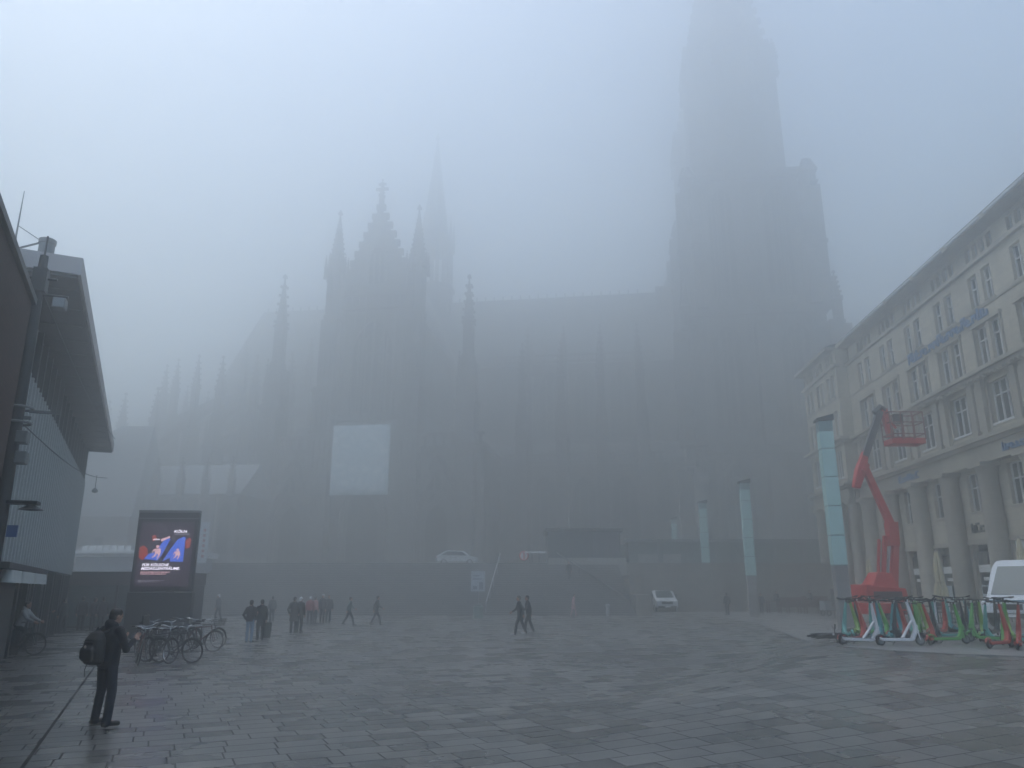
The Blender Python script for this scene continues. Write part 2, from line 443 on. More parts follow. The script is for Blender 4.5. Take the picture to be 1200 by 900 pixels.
def window(x, y, w, z0, z1, face='y', sgn=-1, lights=3):
    "face y: window in a wall of constant y, looking towards sgn*y"
    M = Matrix.Translation((x, y, 0)) if face == 'y' else Matrix.Translation((x, y, 0)) @ Matrix.Rotation(R(90), 4, 'Z')
    if sgn > 0: M = M @ Matrix.Rotation(R(180), 4, 'Z')
    mb = MB(); mb.prism(arch(0, w, z0, z1), -0.06, 0.3, M); g = mb.build('window', GLZ, cath)
    f = MB(); archring(f, 0, w+.5, z0-.1, z1+.35, .42, -0.45, 0.1, M)
    for k in range(1, lights):
        xx = -w/2 + w*k/lights; f.box(xx-.13, xx+.13, -.28, -.05, z0, z1-.87*w*.55, M)
    if w > 5:
        f.torus(M @ Vector((0, -.18, z1-.62*w)), M.to_3x3() @ Vector((0, 1, 0)), w*.22, .16, 18, 5)
        for s in (-1, 1): f.torus(M @ Vector((s*w*.25, -.18, z1-.95*w)), M.to_3x3() @ Vector((0, 1, 0)), w*.13, .12, 14, 5)
    f.build('frame', DARKSTONE, g)
# main vessel and transept walls
mb = MB(); mb.box(-41, 55, -7.5, 7.5, 0, 43); mb.box(-7.51, 7.51, -39, 39, 0, 42.9)
mb.plan([(-41 + 7.5*math.cos(R(a)), 7.5*math.sin(R(a))) for a in range(90, 271, 30)], 0, 43)
mb.build('wall', DARKSTONE, cath)
mb = MB(); mb.box(-41, 55, -22, 22, 0, 19.5); mb.box(-19, 19, -38.2, 38.2, 0, 20.2)
mb.plan([(-41 + 30*math.cos(R(a)), 30*math.sin(R(a))) for a in range(90, 271, 20)], 0, 17.5)
mb.build('aisle', DARKSTONE, cath)
# roofs
RZ = 60.6
mb = MB(); Mx = Matrix.Rotation(R(90), 4, 'Z')
mb.prism([(-8.1, 42.6), (8.1, 42.6), (0, RZ)], -55, 41, Mx)
mb.prism([(-8.1, 42.5), (8.1, 42.5), (0, RZ-.05)], -38.4, 38.4)
apse = [(-41 + 8.1*math.cos(R(a)), 8.1*math.sin(R(a)), 42.6) for a in range(90, 271, 30)]
mb.add(apse + [(-41, 0, RZ)], [(i, i+1, len(apse)) for i in range(len(apse)-1)])
for k in range(44):   # ridge cresting
    mb.box(-40+k*2, -39.7+k*2, -.1, .1, RZ-.1, RZ+.9)
mb.build('roof', LEAD, cath)
mb = MB()
for s in (-1, 1):
    mb.prism([(s*22.4, 19.4), (s*7.4, 19.4), (s*7.4, 26), (s*22.4, 20.2)][::s], -55, 41, Mx)
    mb.prism([(s*19.3, 20.1), (s*7.4, 20.1), (s*7.4, 26), (s*19.3, 20.8)][::s], -38, 38)
mb.build('aisle_roof', LEAD, cath)
# north transept front
yN = -39.0
mb = MB(); mb.box(-7.9, 7.9, yN-1.2, yN, 0, 45)
mb.prism([(-7.9, 44.9), (7.9, 44.9), (0, 64.0)], yN-1.3, yN)
for k in range(11):      # crockets on the gable slopes
    for s in (-1, 1):
        q = (k+.5)/11; mb.cb((s*8.0*(1-q), yN-.6, 45.2+19.6*q), (.9, .7, 1.1))
for z in (19.8, 24.5, 44.2): mb.box(-8.1, 8.1, yN-1.9, yN-1.1, z, z+.7)
for k in range(13): mb.box(-8+k*1.21, -7.6+k*1.21, yN-1.9, yN-1.5, 44.9, 46.4)
mb.box(-8.1, 8.1, yN-1.95, yN-1.45, 46.4, 46.8)
for k in range(9): mb.box(-7.35+k*1.8, -7.05+k*1.8, yN-1.6, yN-1.1, 25.3, 43)
mb.build('transept_gable', DARKSTONE, cath)
mb = MB(); pinnacle(mb, 0, yN-.6, 63.5, 6.2, .55); mb.cb((0, yN-.6, 67.6), (2.3, .35, .5)); mb.cb((0, yN-.6, 68.6), (1.4, .3, .35)); mb.build('finial', DARKSTONE, cath)
window(0, yN-1.2, 7.4, 26, 42.5, lights=6)
window(0, yN-1.3, 3.0, 49, 56)
for cx, w, h in ((0, 5.4, 12.5), (-12.0, 3.8, 10.5), (12.0, 3.8, 10.5)):
    mb = MB(); mb.prism(arch(cx, w, 0, h), yN-2.22, yN-2.0); d = mb.build('door', mat('church door bronze', (0.03, 0.026, 0.022), .5), cath)
    f = MB()
    for k in range(3): archring(f, cx, w+.9+k*1.0, 0, h+.7+k*.8, .55, yN-2.5-k*.45, yN-1.9-k*.3)
    f.prism([(cx-w/2-2.3, h-1), (cx-w/2-1.6, h-1), (cx, h+5.0), (cx+w/2+1.6, h-1), (cx+w/2+2.3, h-1), (cx, h+7.2)], yN-3.6, yN-3.0)
    f.build('door_surround', DARKSTONE, d)
mb = MB(); mb.box(-19.5, 19.5, yN-1.98, yN+.1, 0, 19.9)
for k in range(26): mb.box(-19.3+k*1.52, -18.9+k*1.52, yN-2.3, yN-1.9, 19.9, 21.6)
mb.box(-19.5, 19.5, yN-2.4, yN-1.8, 21.6, 22.0)
mb.build('portal_wall', DARKSTONE, cath)
for s in (-1, 1):
    mb = MB(); mb.box(s*7.3-1.7, s*7.3+1.7, yN-4.2, yN+.5, 0, 30); mb.box(s*7.3-1.45, s*7.3+1.45, yN-3.4, yN+.3, 30, 42)
    mb.lathe([(1.9, 0), (1.9, 1), (1.65, 1.2), (1.65, 9), (2.0, 9.2), (2.0, 9.8), (1.5, 10.2), (.12, 20.5), (.5, 20.7), (.05, 21.6)], 8, (s*7.3, yN-1.4, 42))
    for k in range(8):
        t = R(45*k+22.5); pinnacle(mb, s*7.3+1.9*math.cos(t), yN-1.4+1.9*math.sin(t), 50, 4.5, .3)
    for k in range(9): mb.cb((s*7.3, yN-1.4, 53+k*.95), (3.4-k*.33, .3, .3)); mb.cb((s*7.3, yN-1.4, 53.4+k*.95), (.3, 3.3-k*.33, .3))
    for z in (8, 15, 22, 29): mb.box(s*7.3-1.9, s*7.3+1.9, yN-4.5, yN, z, z+.6)
    for xx in (-.9, 0, .9):
        for z in (9, 16, 23, 31): mb.box(s*7.3+xx-.15, s*7.3+xx+.15, yN-4.5, yN-4.1, z, z+5)
    mb.build('turret', DARKSTONE, cath)
    mb = MB(); mb.box(s*16.6-1.5, s*16.6+1.5, yN-4, yN+.5, 0, 27); mb.box(s*16.6-1.2, s*16.6+1.2, yN-3.2, yN+.5, 27, 34)
    for z in (7, 14, 20, 26.5): mb.box(s*16.6-1.8, s*16.6+1.8, yN-4.3, yN, z, z+.6)
    mb.build('buttress', DARKSTONE, cath)
    mb = MB(); pinnacle(mb, s*16.6, yN-1.8, 34, 17.5 if s < 0 else 15.5, 1.15); mb.build('pinnacle', DARKSTONE, cath)
    for (dx, dy) in ((-1.2, -2.8), (1.2, -2.8)):
        mb = MB(); pinnacle(mb, s*16.6+dx, yN+dy-.3, 27, 8.5, .5); mb.build('pinnacle', DARKSTONE, cath)
    window(s*12.1, yN-1.98, 3.6, 12.8, 18.5)
# buttress piers, fliers and windows of nave and choir (north side)
BX = [-19-7.2*k - 3 for k in range(3)] + [23.5, 30.7, 37.9, 45.1]
for x in BX:
    mb = MB(); mb.box(x-1, x+1, -26.2, -21.9, 0, 24); mb.box(x-.8, x+.8, -25.2, -22.4, 24, 30); mb.box(x-.8, x+.8, -16.5, -14, 19, 36)
    for z in (6, 12, 18, 23.5): mb.box(x-1.25, x+1.25, -26.5, -22, z, z+.5)
    for (za, zb, ya, yb) in ((29, 33.5, -22.6, -16.4), (34, 39.5, -14.1, -7.4), (25, 28, -22.6, -16.4), (29, 33, -14.1, -7.4)):
        mb.add([(x-.35, ya, za), (x+.35, ya, za), (x+.35, yb, zb), (x-.35, yb, zb), (x-.35, ya, za+1.1), (x+.35, ya, za+1.1), (x+.35, yb, zb+.9), (x-.35, yb, zb+.9)],
               [(0,3,2,1),(4,5,6,7),(0,1,5,4),(1,2,6,5),(2,3,7,6),(3,0,4,7)])
    mb.build('buttress', DARKSTONE, cath)
    mb = MB(); pinnacle(mb, x, -23.8, 30, 12.5, .95); mb.build('pinnacle', DARKSTONE, cath)
    mb = MB(); pinnacle(mb, x, -15.2, 36, 12.5, .85); mb.build('pinnacle', DARKSTONE, cath)
    for dx in (-.8, .8):
        mb = MB(); pinnacle(mb, x+dx, -25.9, 24, 5.5, .36); mb.build('pinnacle', DARKSTONE, cath)
    xm = x + 3.6 if x > 0 else x + 3.6
    if xm < 44: window(xm, -7.5, 4.4, 27, 41.5); window(xm, -22, 4.6, 5, 17.5)
    mb = MB(); pinnacle(mb, x, -7.9, 43, 5.5, .4); mb.build('pinnacle', DARKSTONE, cath)
mb = MB()
for (xa, xb, y, z) in ((-41, -8, -22.1, 19.6), (20, 48.5, -22.1, 19.6), (-41, -8, -7.7, 43), (8, 48.5, -7.7, 43)):
    mb = MB(); mb.box(xa, xb, y-.4, y+.2, z, z+.4); mb.box(xa, xb, y-.35, y-.05, z+1.5, z+1.8)
    k = xa
    while k < xb: mb.box(k, k+.25, y-.3, y-.1, z+.3, z+1.6); k += .9
    mb.build('parapet', DARKSTONE, cath)
None
# chevet: radiating piers and pinnacles
for k, a in enumerate(range(100, 265, 18)):
    t = R(-a if a < 0 else 360 - a); cx, cy = -41, 0
    def rp(r): return (cx + r*math.cos(t), cy + r*math.sin(t))
    mb = MB()
    for (r0, r1, z1) in ((27, 31.5, 23), (18, 21, 32)):
        m = (r0+r1)/2; p = rp(m); mb.cb((p[0], p[1], z1/2), (r1-r0, 1.7, z1), t)
    for (ra, rb, za, zb) in ((28, 20, 24, 31), (19, 8, 31, 38.5)):
        p0, p1 = rp(ra), rp(rb); mb.tube([(p0[0], p0[1], za), (p1[0], p1[1], zb)], .55, 4, sq=True)
    mb.build('buttress', DARKSTONE, cath)
    p = rp(29.5); mb = MB(); pinnacle(mb, p[0], p[1], 23, 12, .9); mb.build('pinnacle', DARKSTONE, cath)
    p = rp(19.5); mb = MB(); pinnacle(mb, p[0], p[1], 32, 12.5, .85); mb.build('pinnacle', DARKSTONE, cath)
    t2 = t + R(9); q = (cx+30.1*math.cos(t2), cy+30.1*math.sin(t2))
    M = Matrix.Translation((q[0], q[1], 0)) @ Matrix.Rotation(t2 + R(90), 4, 'Z')
    mb = MB(); mb.prism(arch(0, 4.2, 4, 15.5), -.3, .12, M); g = mb.build('window', GLZ, cath)
    f = MB(); archring(f, 0, 4.8, 3.9, 15.9, .4, -.4, .45, M); f.box(-.12, .12, .1, .35, 4, 13, M); f.build('frame', DARKSTONE, g)
# crossing fleche
mb = MB(); mb.lathe([(4.6, 54), (4.4, 63), (4.9, 63.3), (4.9, 64.2), (3.9, 64.4)], 8, (0, 0, 0), R(22.5))
for k in range(8):
    t = R(45*k+22.5); x, y = 3.9*math.cos(t), 3.9*math.sin(t)
    mb.tube([(x, y, 64), (x, y, 74.5)], .42, 6)
    t = R(45*k); x, y = 3.6*math.cos(t), 3.6*math.sin(t); mb.tube([(x, y, 64), (x, y, 73.5)], .16, 5)
mb.lathe([(3.9, 73.2), (4.5, 74.2), (4.5, 75), (3.6, 76), (3.2, 78), (2.9, 80), (.15, 103), (.6, 103.3), (.1, 105)], 8, (0, 0, 0), R(22.5))
for k in range(8):
    t = R(45*k+22.5); pinnacle(mb, 4.4*math.cos(t), 4.4*math.sin(t), 73.5, 8, .42)
mb.build('crossing_spire', LEAD, cath)
# west towers
def west_tower(cx, cy):
    mb = MB(); h = 15.4
    st = [(0, 21, 13.6), (21, 46, 12.9), (46, 74, 10.9)]
    for z0, z1, r in st:
        mb.box(cx-r+1.5, cx+r-1.5, cy-r+1.5, cy+r-1.5, z0, z1+.02*r)
        mb.box(cx-r+1.0, cx+r-1.0, cy-r+1.0, cy+r-1.0, z1-1.2, z1+.4)
        for sx in (-1, 1):
            for sy in (-1, 1):
                for (dx, dy) in ((0, -1), (-1, 0)):
                    ex, ey = (2.0, 4.4) if dx == 0 else (4.4, 2.0)
                    px_, py_ = cx+sx*(r - (1.2 if dx == 0 else 0)), cy+sy*(r - (1.2 if dy == 0 else 0))
                    mb.cb((px_, py_, (z0+z1)/2-2), (ex, ey, z1-z0-4))
                    mb.cb((px_, py_, z0+(z1-z0)*.45), (ex+.5, ey+.5, .6))
        for s in (-1, 1):
            mb.box(cx-1.1, cx+1.1, cy+s*(r-.5)-1.4, cy+s*(r-.5)+1.4, z0, z1-3)
            mb.box(cx+s*(r-.5)-1.4, cx+s*(r-.5)+1.4, cy-1.1, cy+1.1, z0, z1-3)
        k = -r+3
        while k < r-2.5:
            for s in (-1, 1): mb.box(cx+k-.13, cx+k+.13, cy+s*(r-1.4)-.35, cy+s*(r-1.4)+.35, z0+2, z1-2)
            k += 1.3
    o = mb.build('tower', DARKSTONE, cath)
    for z0, z1, r in st:
        for sx in (-1, 1):
            window(cx+sx*(r*.46), cy-r+1.45, r*.45, z0+3, z1-3)
            window(cx-sx*0-r+1.45 if sx < 0 else cx+r-1.45, cy-r*.46, r*.42, z0+3, z1-3, 'x', 1 if sx > 0 else -1)
    for z0, z1, r in st:
        for sx in (-1, 1):
            for sy in (-1, 1):
                mb = MB(); pinnacle(mb, cx+sx*r, cy+sy*r, z1-4.2, 10 if z1 < 70 else 5.5, 1.0 if z1 < 70 else 1.7); mb.build('pinnacle', DARKSTONE, cath)
    mb = MB(); mb.lathe([(9.9, 74), (9.7, 104), (10.1, 104.2), (10.1, 105.6), (8.6, 105.8), (.5, 146), (1.9, 147), (1.2, 149), (.2, 152)], 8, (cx, cy, 0), R(22.5))
    for k in range(8):
        t = R(45*k+22.5); pinnacle(mb, cx+9.6*math.cos(t), cy+9.6*math.sin(t), 99, 9, .9)
        for j in range(14):
            rr = 8.6*(1-(j+.5)/14*.95)+.3; mb.cb((cx+rr*math.cos(t), cy+rr*math.sin(t), 106+40*(j+.5)/14), (.9, .9, 1.1), t)
    mb.build('spire', DARKSTONE, cath)
west_tower(66.3, -15.5); west_tower(66.3, 15.5)
mb = MB(); mb.box(50, 76, -4, 4, 0, 50); mb.prism([(-4.2, 50), (4.2, 50), (0, 62)], -76, -50, Mx); mb.build('west_front', DARKSTONE, cath)
# pale banner hung on the scaffolded transept front
BNR = bpy.data.materials.new('pale printed banner'); BNR.use_nodes = True
t_ = BNR.node_tree; b = t_.nodes['Principled BSDF']; b.inputs['Roughness'].default_value = .8
tc = t_.nodes.new('ShaderNodeTexCoord'); vo = t_.nodes.new('ShaderNodeTexVoronoi'); vo.feature = 'DISTANCE_TO_EDGE'; vo.inputs['Scale'].default_value = .55
no = t_.nodes.new('ShaderNodeTexNoise'); no.inputs['Scale'].default_value = 1.6; no.inputs['Detail'].default_value = 5
t_.links.new(tc.outputs['Object'], vo.inputs['Vector']); t_.links.new(tc.outputs['Object'], no.inputs['Vector'])
mu = t_.nodes.new('ShaderNodeMath'); mu.operation = 'MULTIPLY'; t_.links.new(vo.outputs[0], mu.inputs[0]); t_.links.new(no.outputs[0], mu.inputs[1])
cr = t_.nodes.new('ShaderNodeValToRGB'); cr.color_ramp.elements[0].position = .02; cr.color_ramp.elements[0].color = (.55, .66, .72, 1)
cr.color_ramp.elements[1].position = .2; cr.color_ramp.elements[1].color = (.86, .92, .94, 1)
t_.links.new(mu.outputs[0], cr.inputs[0]); t_.links.new(cr.outputs[0], b.inputs['Base Color'])
# banner object (hangs in front of the transept)
bq = at(420, 580, 117.5)
bn = thing('hanging_banner', 'huge square pale banner hung high on the cathedral transept', 'banner', bq, CA)
mb = MB()
nn_ = 10
for i in range(nn_+1):
    for j in range(nn_+1):
        mb.v.append(Vector((-4.65 + 9.3*i/nn_, -.12*math.sin(i*1.9)*math.sin(j*.8+1), 11.0*j/nn_)))
for i in range(nn_):
    for j in range(nn_):
        a_ = i*(nn_+1)+j; mb.f.append((a_, a_+nn_+1, a_+nn_+2, a_+1))
o = mb.build('sheet', BNR, bn, sm=True); sm_ = o.modifiers.new('t', 'SOLIDIFY'); sm_.thickness = .04
mb = MB()
for x in (-4.75, 4.75): mb.tube([(x, .25, -.1), (x, .25, 11.1)], .08, 6)
for z in (-.1, 11.1): mb.tube([(-4.75, .25, z), (4.75, .25, z)], .08, 6)
for z in (.6, 10.4):
    for x in (-3.5, 3.5): mb.tube([(x, .25, z), (x, 2.2, z)], .06, 5)
mb.build('frame', GMETAL, bn)

# ---------------------------------------------------------------- columned limestone building on the right
FA = R(4.03); FU = 30.0
RB_M = Matrix.Translation((25.5 + .0705*FU, FU, 0)) @ Matrix.Rotation(R(90) - FA, 4, 'Z')
rb = thing('office_building', 'long pale limestone office building with giant columns and rows of white framed windows', 'building', RB_M.translation, R(90) - FA)
U = lambda u: u - FU            # local x runs away from the camera, y out over the square
zb = -0.3
BAYS = [33.8 + 4.7*k for k in range(7)]           # window axes 33.8 .. 62.0
COLS = [31.45 + 4.7*k for k in range(8)]          # column axes 31.45 .. 64.35
UE = 65.7; UW = 75.0
def cut_wall(mb, u0, u1, z0, z1, holes, y0, y1):
    "wall slab in the local XZ plane with rectangular holes (u0,u1,z0,z1)"
    us = sorted({u0, u1} | {h[0] for h in holes} | {h[1] for h in holes}); zs = sorted({z0, z1} | {h[2] for h in holes} | {h[3] for h in holes})
    us = [u for u in us if u0 <= u <= u1]; zs = [z for z in zs if z0 <= z <= z1]
    for i in range(len(us)-1):
        j = 0
        while j < len(zs)-1:
            cu, cz = (us[i]+us[i+1])/2, (zs[j]+zs[j+1])/2
            if any(h[0] < cu < h[1] and h[2] < cz < h[3] for h in holes): j += 1; continue
            k = j+1
            while k < len(zs)-1 and not any(h[0] < cu < h[1] and h[2] < (zs[k]+zs[k+1])/2 < h[3] for h in holes): k += 1
            mb.box(U(us[i]), U(us[i+1]), y0, y1, zs[j], zs[k]); j = k
RB_W = []     # windows: (u centre, width, z0, z1, wall plane y, lights, transom)
for u in BAYS:
    for s in (-1, 1): RB_W.append((u+s*.78, 1.02, 18.75, 20.85, 0, 2, .62))
    RB_W.append((u-.82, 1.25, 15.15, 17.55, 0, 2, .66)); RB_W.append((u+.82, 1.25, 15.15, 17.55, 0, 2, .66))
    RB_W.append((u, 2.2, 11.55, 14.05, -.12, 3, .66))
    RB_W.append((u, 2.1, 6.75, 9.15, -.35, 3, .62))
    for k in range(4): RB_W.append((u-1.26+k*.84, .56, 21.95, 22.85, -.25, 1, 0))
WB = [67.4, 70.35, 73.3]
for u in WB:
    for s in (-.5, .5): RB_W.append((u+s*1.1, .8, 18.75, 20.85, 1.0, 2, .62)); RB_W.append((u+s*1.1, .8, 15.15, 17.55, 1.0, 2, .66))
    RB_W.append((u, 1.7, 11.55, 14.05, 1.0, 3, .66)); RB_W.append((u, 1.5, 6.75, 9.15, .3, 2, .62))
    for k in range(3): RB_W.append((u-.7+k*.7, .5, 21.95, 22.85, .9, 1, 0))
def holes(y, z0, z1): return [(w_[0]-w_[1]/2, w_[0]+w_[1]/2, w_[2], w_[3]) for w_ in RB_W if abs(w_[4]-y) < .01 and w_[2] >= z0 and w_[3] <= z1]
mb = MB()
UN = 31.0 - 3
cut_wall(mb, UN, UE, 14.95, 21.5, holes(0, 15, 21.5), -.5, 0)
cut_wall(mb, UN, UE, 10.95, 14.5, holes(-.12, 11, 14.5), -.62, -.12)
shop = [(u-1.62, u+1.62, -.2, 4.75) for u in BAYS]
cut_wall(mb, UN, UE, zb, 9.5, holes(-.35, 6, 9.5) + shop, -.85, -.35)
cut_wall(mb, UN, UE, 21.5, 23.1, holes(-.25, 21, 23), -.75, -.25)
cut_wall(mb, UE, UW, 14.95, 21.5, holes(1.0, 15, 21.5), .5, 1.0)
cut_wall(mb, UE, UW, 10.95, 14.95, holes(1.0, 11, 14.95), .5, 1.0)
cut_wall(mb, UE, UW, zb, 9.5, holes(.3, 6, 9.5) + [(u-1.0, u+1.0, -.2, 4.4) for u in WB], -.2, .3)
cut_wall(mb, UE, UW, 21.5, 23.1, holes(.9, 21, 23), .4, .9)
mb.box(U(UE), U(UE)+.45, -.5, .49, zb, 23.1)
mb.box(U(UW)-.5, U(UW), -14, .4, zb, 23.1)
mb.box(U(UN), U(UW)-.51, -14, -13.6, zb, 23.1)
mb.build('wall', LIME, rb)
# string courses, cornices, entablature
mb = MB()
def course(z0, z1, dy, y=0, both=True):
    mb.box(U(UN), U(UE) + .45 - dy*0, y-.3, y+dy, z0, z1)
    if both: mb.box(U(UE)-dy+.0, U(UW)+dy, .7, 1.0+dy, z0+.003, z1-.003)
course(21.36, 21.6, .22); course(18.5, 18.62, .06)
course(14.5, 14.72, .28); course(14.72, 14.95, .48); course(10.68, 10.95, .55); course(10.45, 10.68, .35)
course(9.5, 10.45, .12, y=.05); course(9.38, 9.56, .3, y=.05)
k = UN + .2
while k < UW - .2:
    yy = 0 if k < UE else 1.0
    mb.box(U(k), U(k)+.16, yy+.1, yy+.42, 14.32, 14.5); k += .42
mb.build('cornice', LIMET, rb)
mb = MB()
mb.box(U(UN), U(UE)+.2, -14, .75, 23.1, 23.42); mb.box(U(UE)+.21, U(UW)+.6, -14, 1.7, 23.0, 23.3)
mb.build('eave', LIMET, rb)
mb = MB(); mb.prism([(-14, 23.43), (.7, 23.43), (.3, 23.9), (-7, 27.4), (-14, 24)], U(UN), U(UE)+.15, Matrix(((0,1,0,0),(1,0,0,0),(0,0,1,0),(0,0,0,1))))
mb.prism([(-14, 23.32), (1.6, 23.32), (1.2, 23.5), (-6, 25.0), (-14, 24)], U(UE)+.22, U(UW)+.5, Matrix(((0,1,0,0),(1,0,0,0),(0,0,1,0),(0,0,0,1))))
mb.build('roof', mat('slate roof', (.06, .065, .07), .6, 0, .2, 2), rb)
mb = MB()
for k in range(7): mb.box(U(31 + 4.7*k)+.35, U(31+4.7*k)+4.4, .77, .9, 23.16, 23.3)
mb.build('gutter', mat('pale gutter zinc', (.5, .53, .54), .4, .4), rb)
# pilasters of the second floor
for u in COLS:
    mb = MB()
    for s in (-.55, .55): mb.box(U(u+s)-.27, U(u+s)+.27, -.14, .12, 10.95, 14.5)
    mb.box(U(u)-.18, U(u)+.18, -.13, .02, 11.3, 14.1)
    mb.build('pilaster', LIMET, rb)
# giant columns
for u in COLS + [66.0, 68.85, 71.8, 74.6]:
    wing = u > 65; r = .6 if not wing else .46; yc = .12 if not wing else .75
    mb = MB(); mb.lathe([(r*1.18, zb), (r*1.18, .75), (r*1.06, .85), (r, 1.1), (r*.98, 4), (r*.9, 8.7), (r*.94, 8.8), (r*1.02, 8.95), (r*1.12, 9.12)], 20, (U(u), yc, 0))
    mb.box(U(u)-r*1.2, U(u)+r*1.2, yc-r*1.2, yc+r*1.2, 9.12, 9.38)
    for k in range(20):
        t = R(18*k)
    mb.build('column', LIMET, rb, sm=True)
mb = MB(); mb.box(U(UN), U(UE), -.84, -.2, 4.752, 5.0); mb.build('shop_lintel', LIMET, rb)
# windows: pane, white frame with mullions and transom, sill
WF = mat('white window paint', (.72, .72, .7), .45, 0, .04)
def rb_window(u, wd, z0, z1, y, lights, tr, first=[None]):
    g = MB(); g.box(U(u)-wd/2-.01, U(u)+wd/2+.01, y-.34, y-.30, z0-.01, z1+.01); p = g.build('window', DGLASS, rb)
    f = MB(); t = .055; ya, yb = y-.30+.002, y-.2
    x0, x1 = U(u)-wd/2, U(u)+wd/2
    f.box(x0, x0+t, ya, yb, z0, z1); f.box(x1-t, x1, ya, yb, z0, z1); f.box(x0+t, x1-t, ya, yb, z0, z0+t); f.box(x0+t, x1-t, ya, yb, z1-t, z1)
    for k in range(1, lights):
        xx = x0 + wd*k/lights; f.box(xx-.045, xx+.045, ya+.002, yb-.01, z0+t, z1-t)
    if tr: f.box(x0+t, x1-t, ya+.004, yb-.012, z0+(z1-z0)*tr-.04, z0+(z1-z0)*tr+.04)
    f.build('frame', WF, p)
    if tr:
        s = MB(); s.box(x0-.1, x1+.1, y-.2, y+.09, z0-.13, z0); s.build('sill', WF if z0 > 11 and z0 < 18 else LIMET, p)
    h = random.random()
    if wd > 1 and h < .55:   # a half-drawn curtain or blind behind the glass
        c = MB(); d_ = random.uniform(.2, .7); c.box(x0+t, x1-t, y-.37, y-.35, z1-(z1-z0)*d_, z1-t)
random.seed(5)
for w_ in RB_W: rb_window(*w_)
# surrounds of the wide third floor windows
mb = MB()
for u in BAYS:
    mb.box(U(u)-1.62, U(u)-1.47, -.02, .1, 15.0, 17.7); mb.box(U(u)+1.47, U(u)+1.62, -.02, .1, 15.0, 17.7); mb.box(U(u)-1.7, U(u)+1.7, -.02, .16, 17.56, 17.78)
    mb.box(U(u)-1.25, U(u)-1.12, -.14, -.02, 11.4, 14.2); mb.box(U(u)+1.12, U(u)+1.25, -.14, -.02, 11.4, 14.2)
    mb.box(U(u)-1.5, U(u)+1.5, -.02, .08, 18.58, 18.7)
mb.build('window_surround', LIMET, rb)
# shop fronts
SIGNW = mat('white fascia sign', (.7, .7, .68), .5, 0, .05)
for i, u in enumerate(BAYS + WB):
    wing = u > 65; y = -.42 if not wing else .2; hw = 1.6 if not wing else .98
    g = MB(); g.box(U(u)-hw, U(u)+hw, y-.35, y-.3, -.2, 4.74 if not wing else 4.38); s = g.build('shop_front', DGLASS, rb)
    f = MB()
    for xx in ([-hw+.04, -hw/3, hw/3, hw-.04] if i != 2 else [-hw+.04, -.5, .5, hw-.04]): f.box(U(u)+xx-.05, U(u)+xx+.05, y-.3+.002, y-.16, -.2, 4.3)
    for z in (.5, 2.9, 4.25): f.box(U(u)-hw, U(u)+hw, y-.3+.004, y-.18, z, z+.1)
    f.build('frame', DMETAL, s)
    if i in (3, 4, 5, 6):
        f = MB(); f.box(U(u)-hw+.1, U(u)+hw-.1, y-.15, y-.08, 3.05, 3.5); f.box(U(u)-hw+.3, U(u)+hw-.5, y-.15, y-.08, 2.55, 2.75); f.build('fascia', SIGNW, s)
    if i == 2:
        f = MB(); f.box(U(u)-hw+.05, U(u)+hw-.05, y-.12, y+.05, 4.15, 4.72); f.build('fascia', SIGNW, s)
    if i in (3, 4):
        for s_ in (-1, 1):
            f = MB(); f.box(U(u)+s_*1.15-.42, U(u)+s_*1.15+.42, y-.14, y-.09, .3, 2.25); f.build('window_poster', mat('pale poster', (.5, .56, .58), .5, 0, .2, 4), s)
# blue lettering: strokes of the high sign and of the two small ones
BLUE = mat('blue sign letters', (.06, .17, .34), .5, 0, .08)
def letters(name, u0, u1, z, h, y, n, m, italic=0):
    mb = MB(); rs = random.Random(int(u0*10)); wd = (u1-u0)/n
    for k in range(n):
        a = U(u1 - (k+1)*wd); b = a + wd*.78; hh = h*(1.0 if rs.random() < .35 or k in (0,) else .68); t = h*.2
        c = rs.randrange(5)
        mb.box(b-t, b, y, y+.08, z, z+hh)
        if c in (0, 1, 4): mb.box(a, b-t-.001, y+.001, y+.079, z, z+t)
        if c in (1, 2, 3): mb.box(a, b-t-.001, y+.001, y+.079, z+hh-t, z+hh)
        if c in (0, 2, 3): mb.box(a, a+t, y+.002, y+.078, z+t+.001, z+hh-t-.001)
        if c in (3, 4): mb.box(a+t, b-t-.001, y+.002, y+.078, z+hh*.45, z+hh*.45+t)
    mb.build(name, m, rb)
letters('sign_lettering', 42.6, 53.6, 17.85, .74, .12, 17, BLUE)
letters('sign_lettering', 54.2, 57.6, 9.72, .5, .2, 7, BLUE)
letters('sign_lettering', 40.2, 43.4, 9.72, .5, .2, 7, BLUE)
letters('sign_lettering', 46.6, 49.2, 5.45, .6, -.32, 5, DMETAL)

# ---------------------------------------------------------------- station building on the left (local x towards the camera, y towards the square)
SA = R(-25.4)
ux = Vector((-math.sin(SA), -math.cos(SA), 0))      # from the far corner towards the camera
SO = Vector((-23.05, 40.6, 0))
SM_ = Matrix(((ux.x, -ux.y, 0, SO.x), (ux.y, ux.x, 0, SO.y), (0, 0, 1, 0), (0, 0, 0, 1)))
st = thing('station_building', 'glass fronted station hall with ribbed facade and wide flat overhanging roof', 'building', SO, math.atan2(ux.y, ux.x))
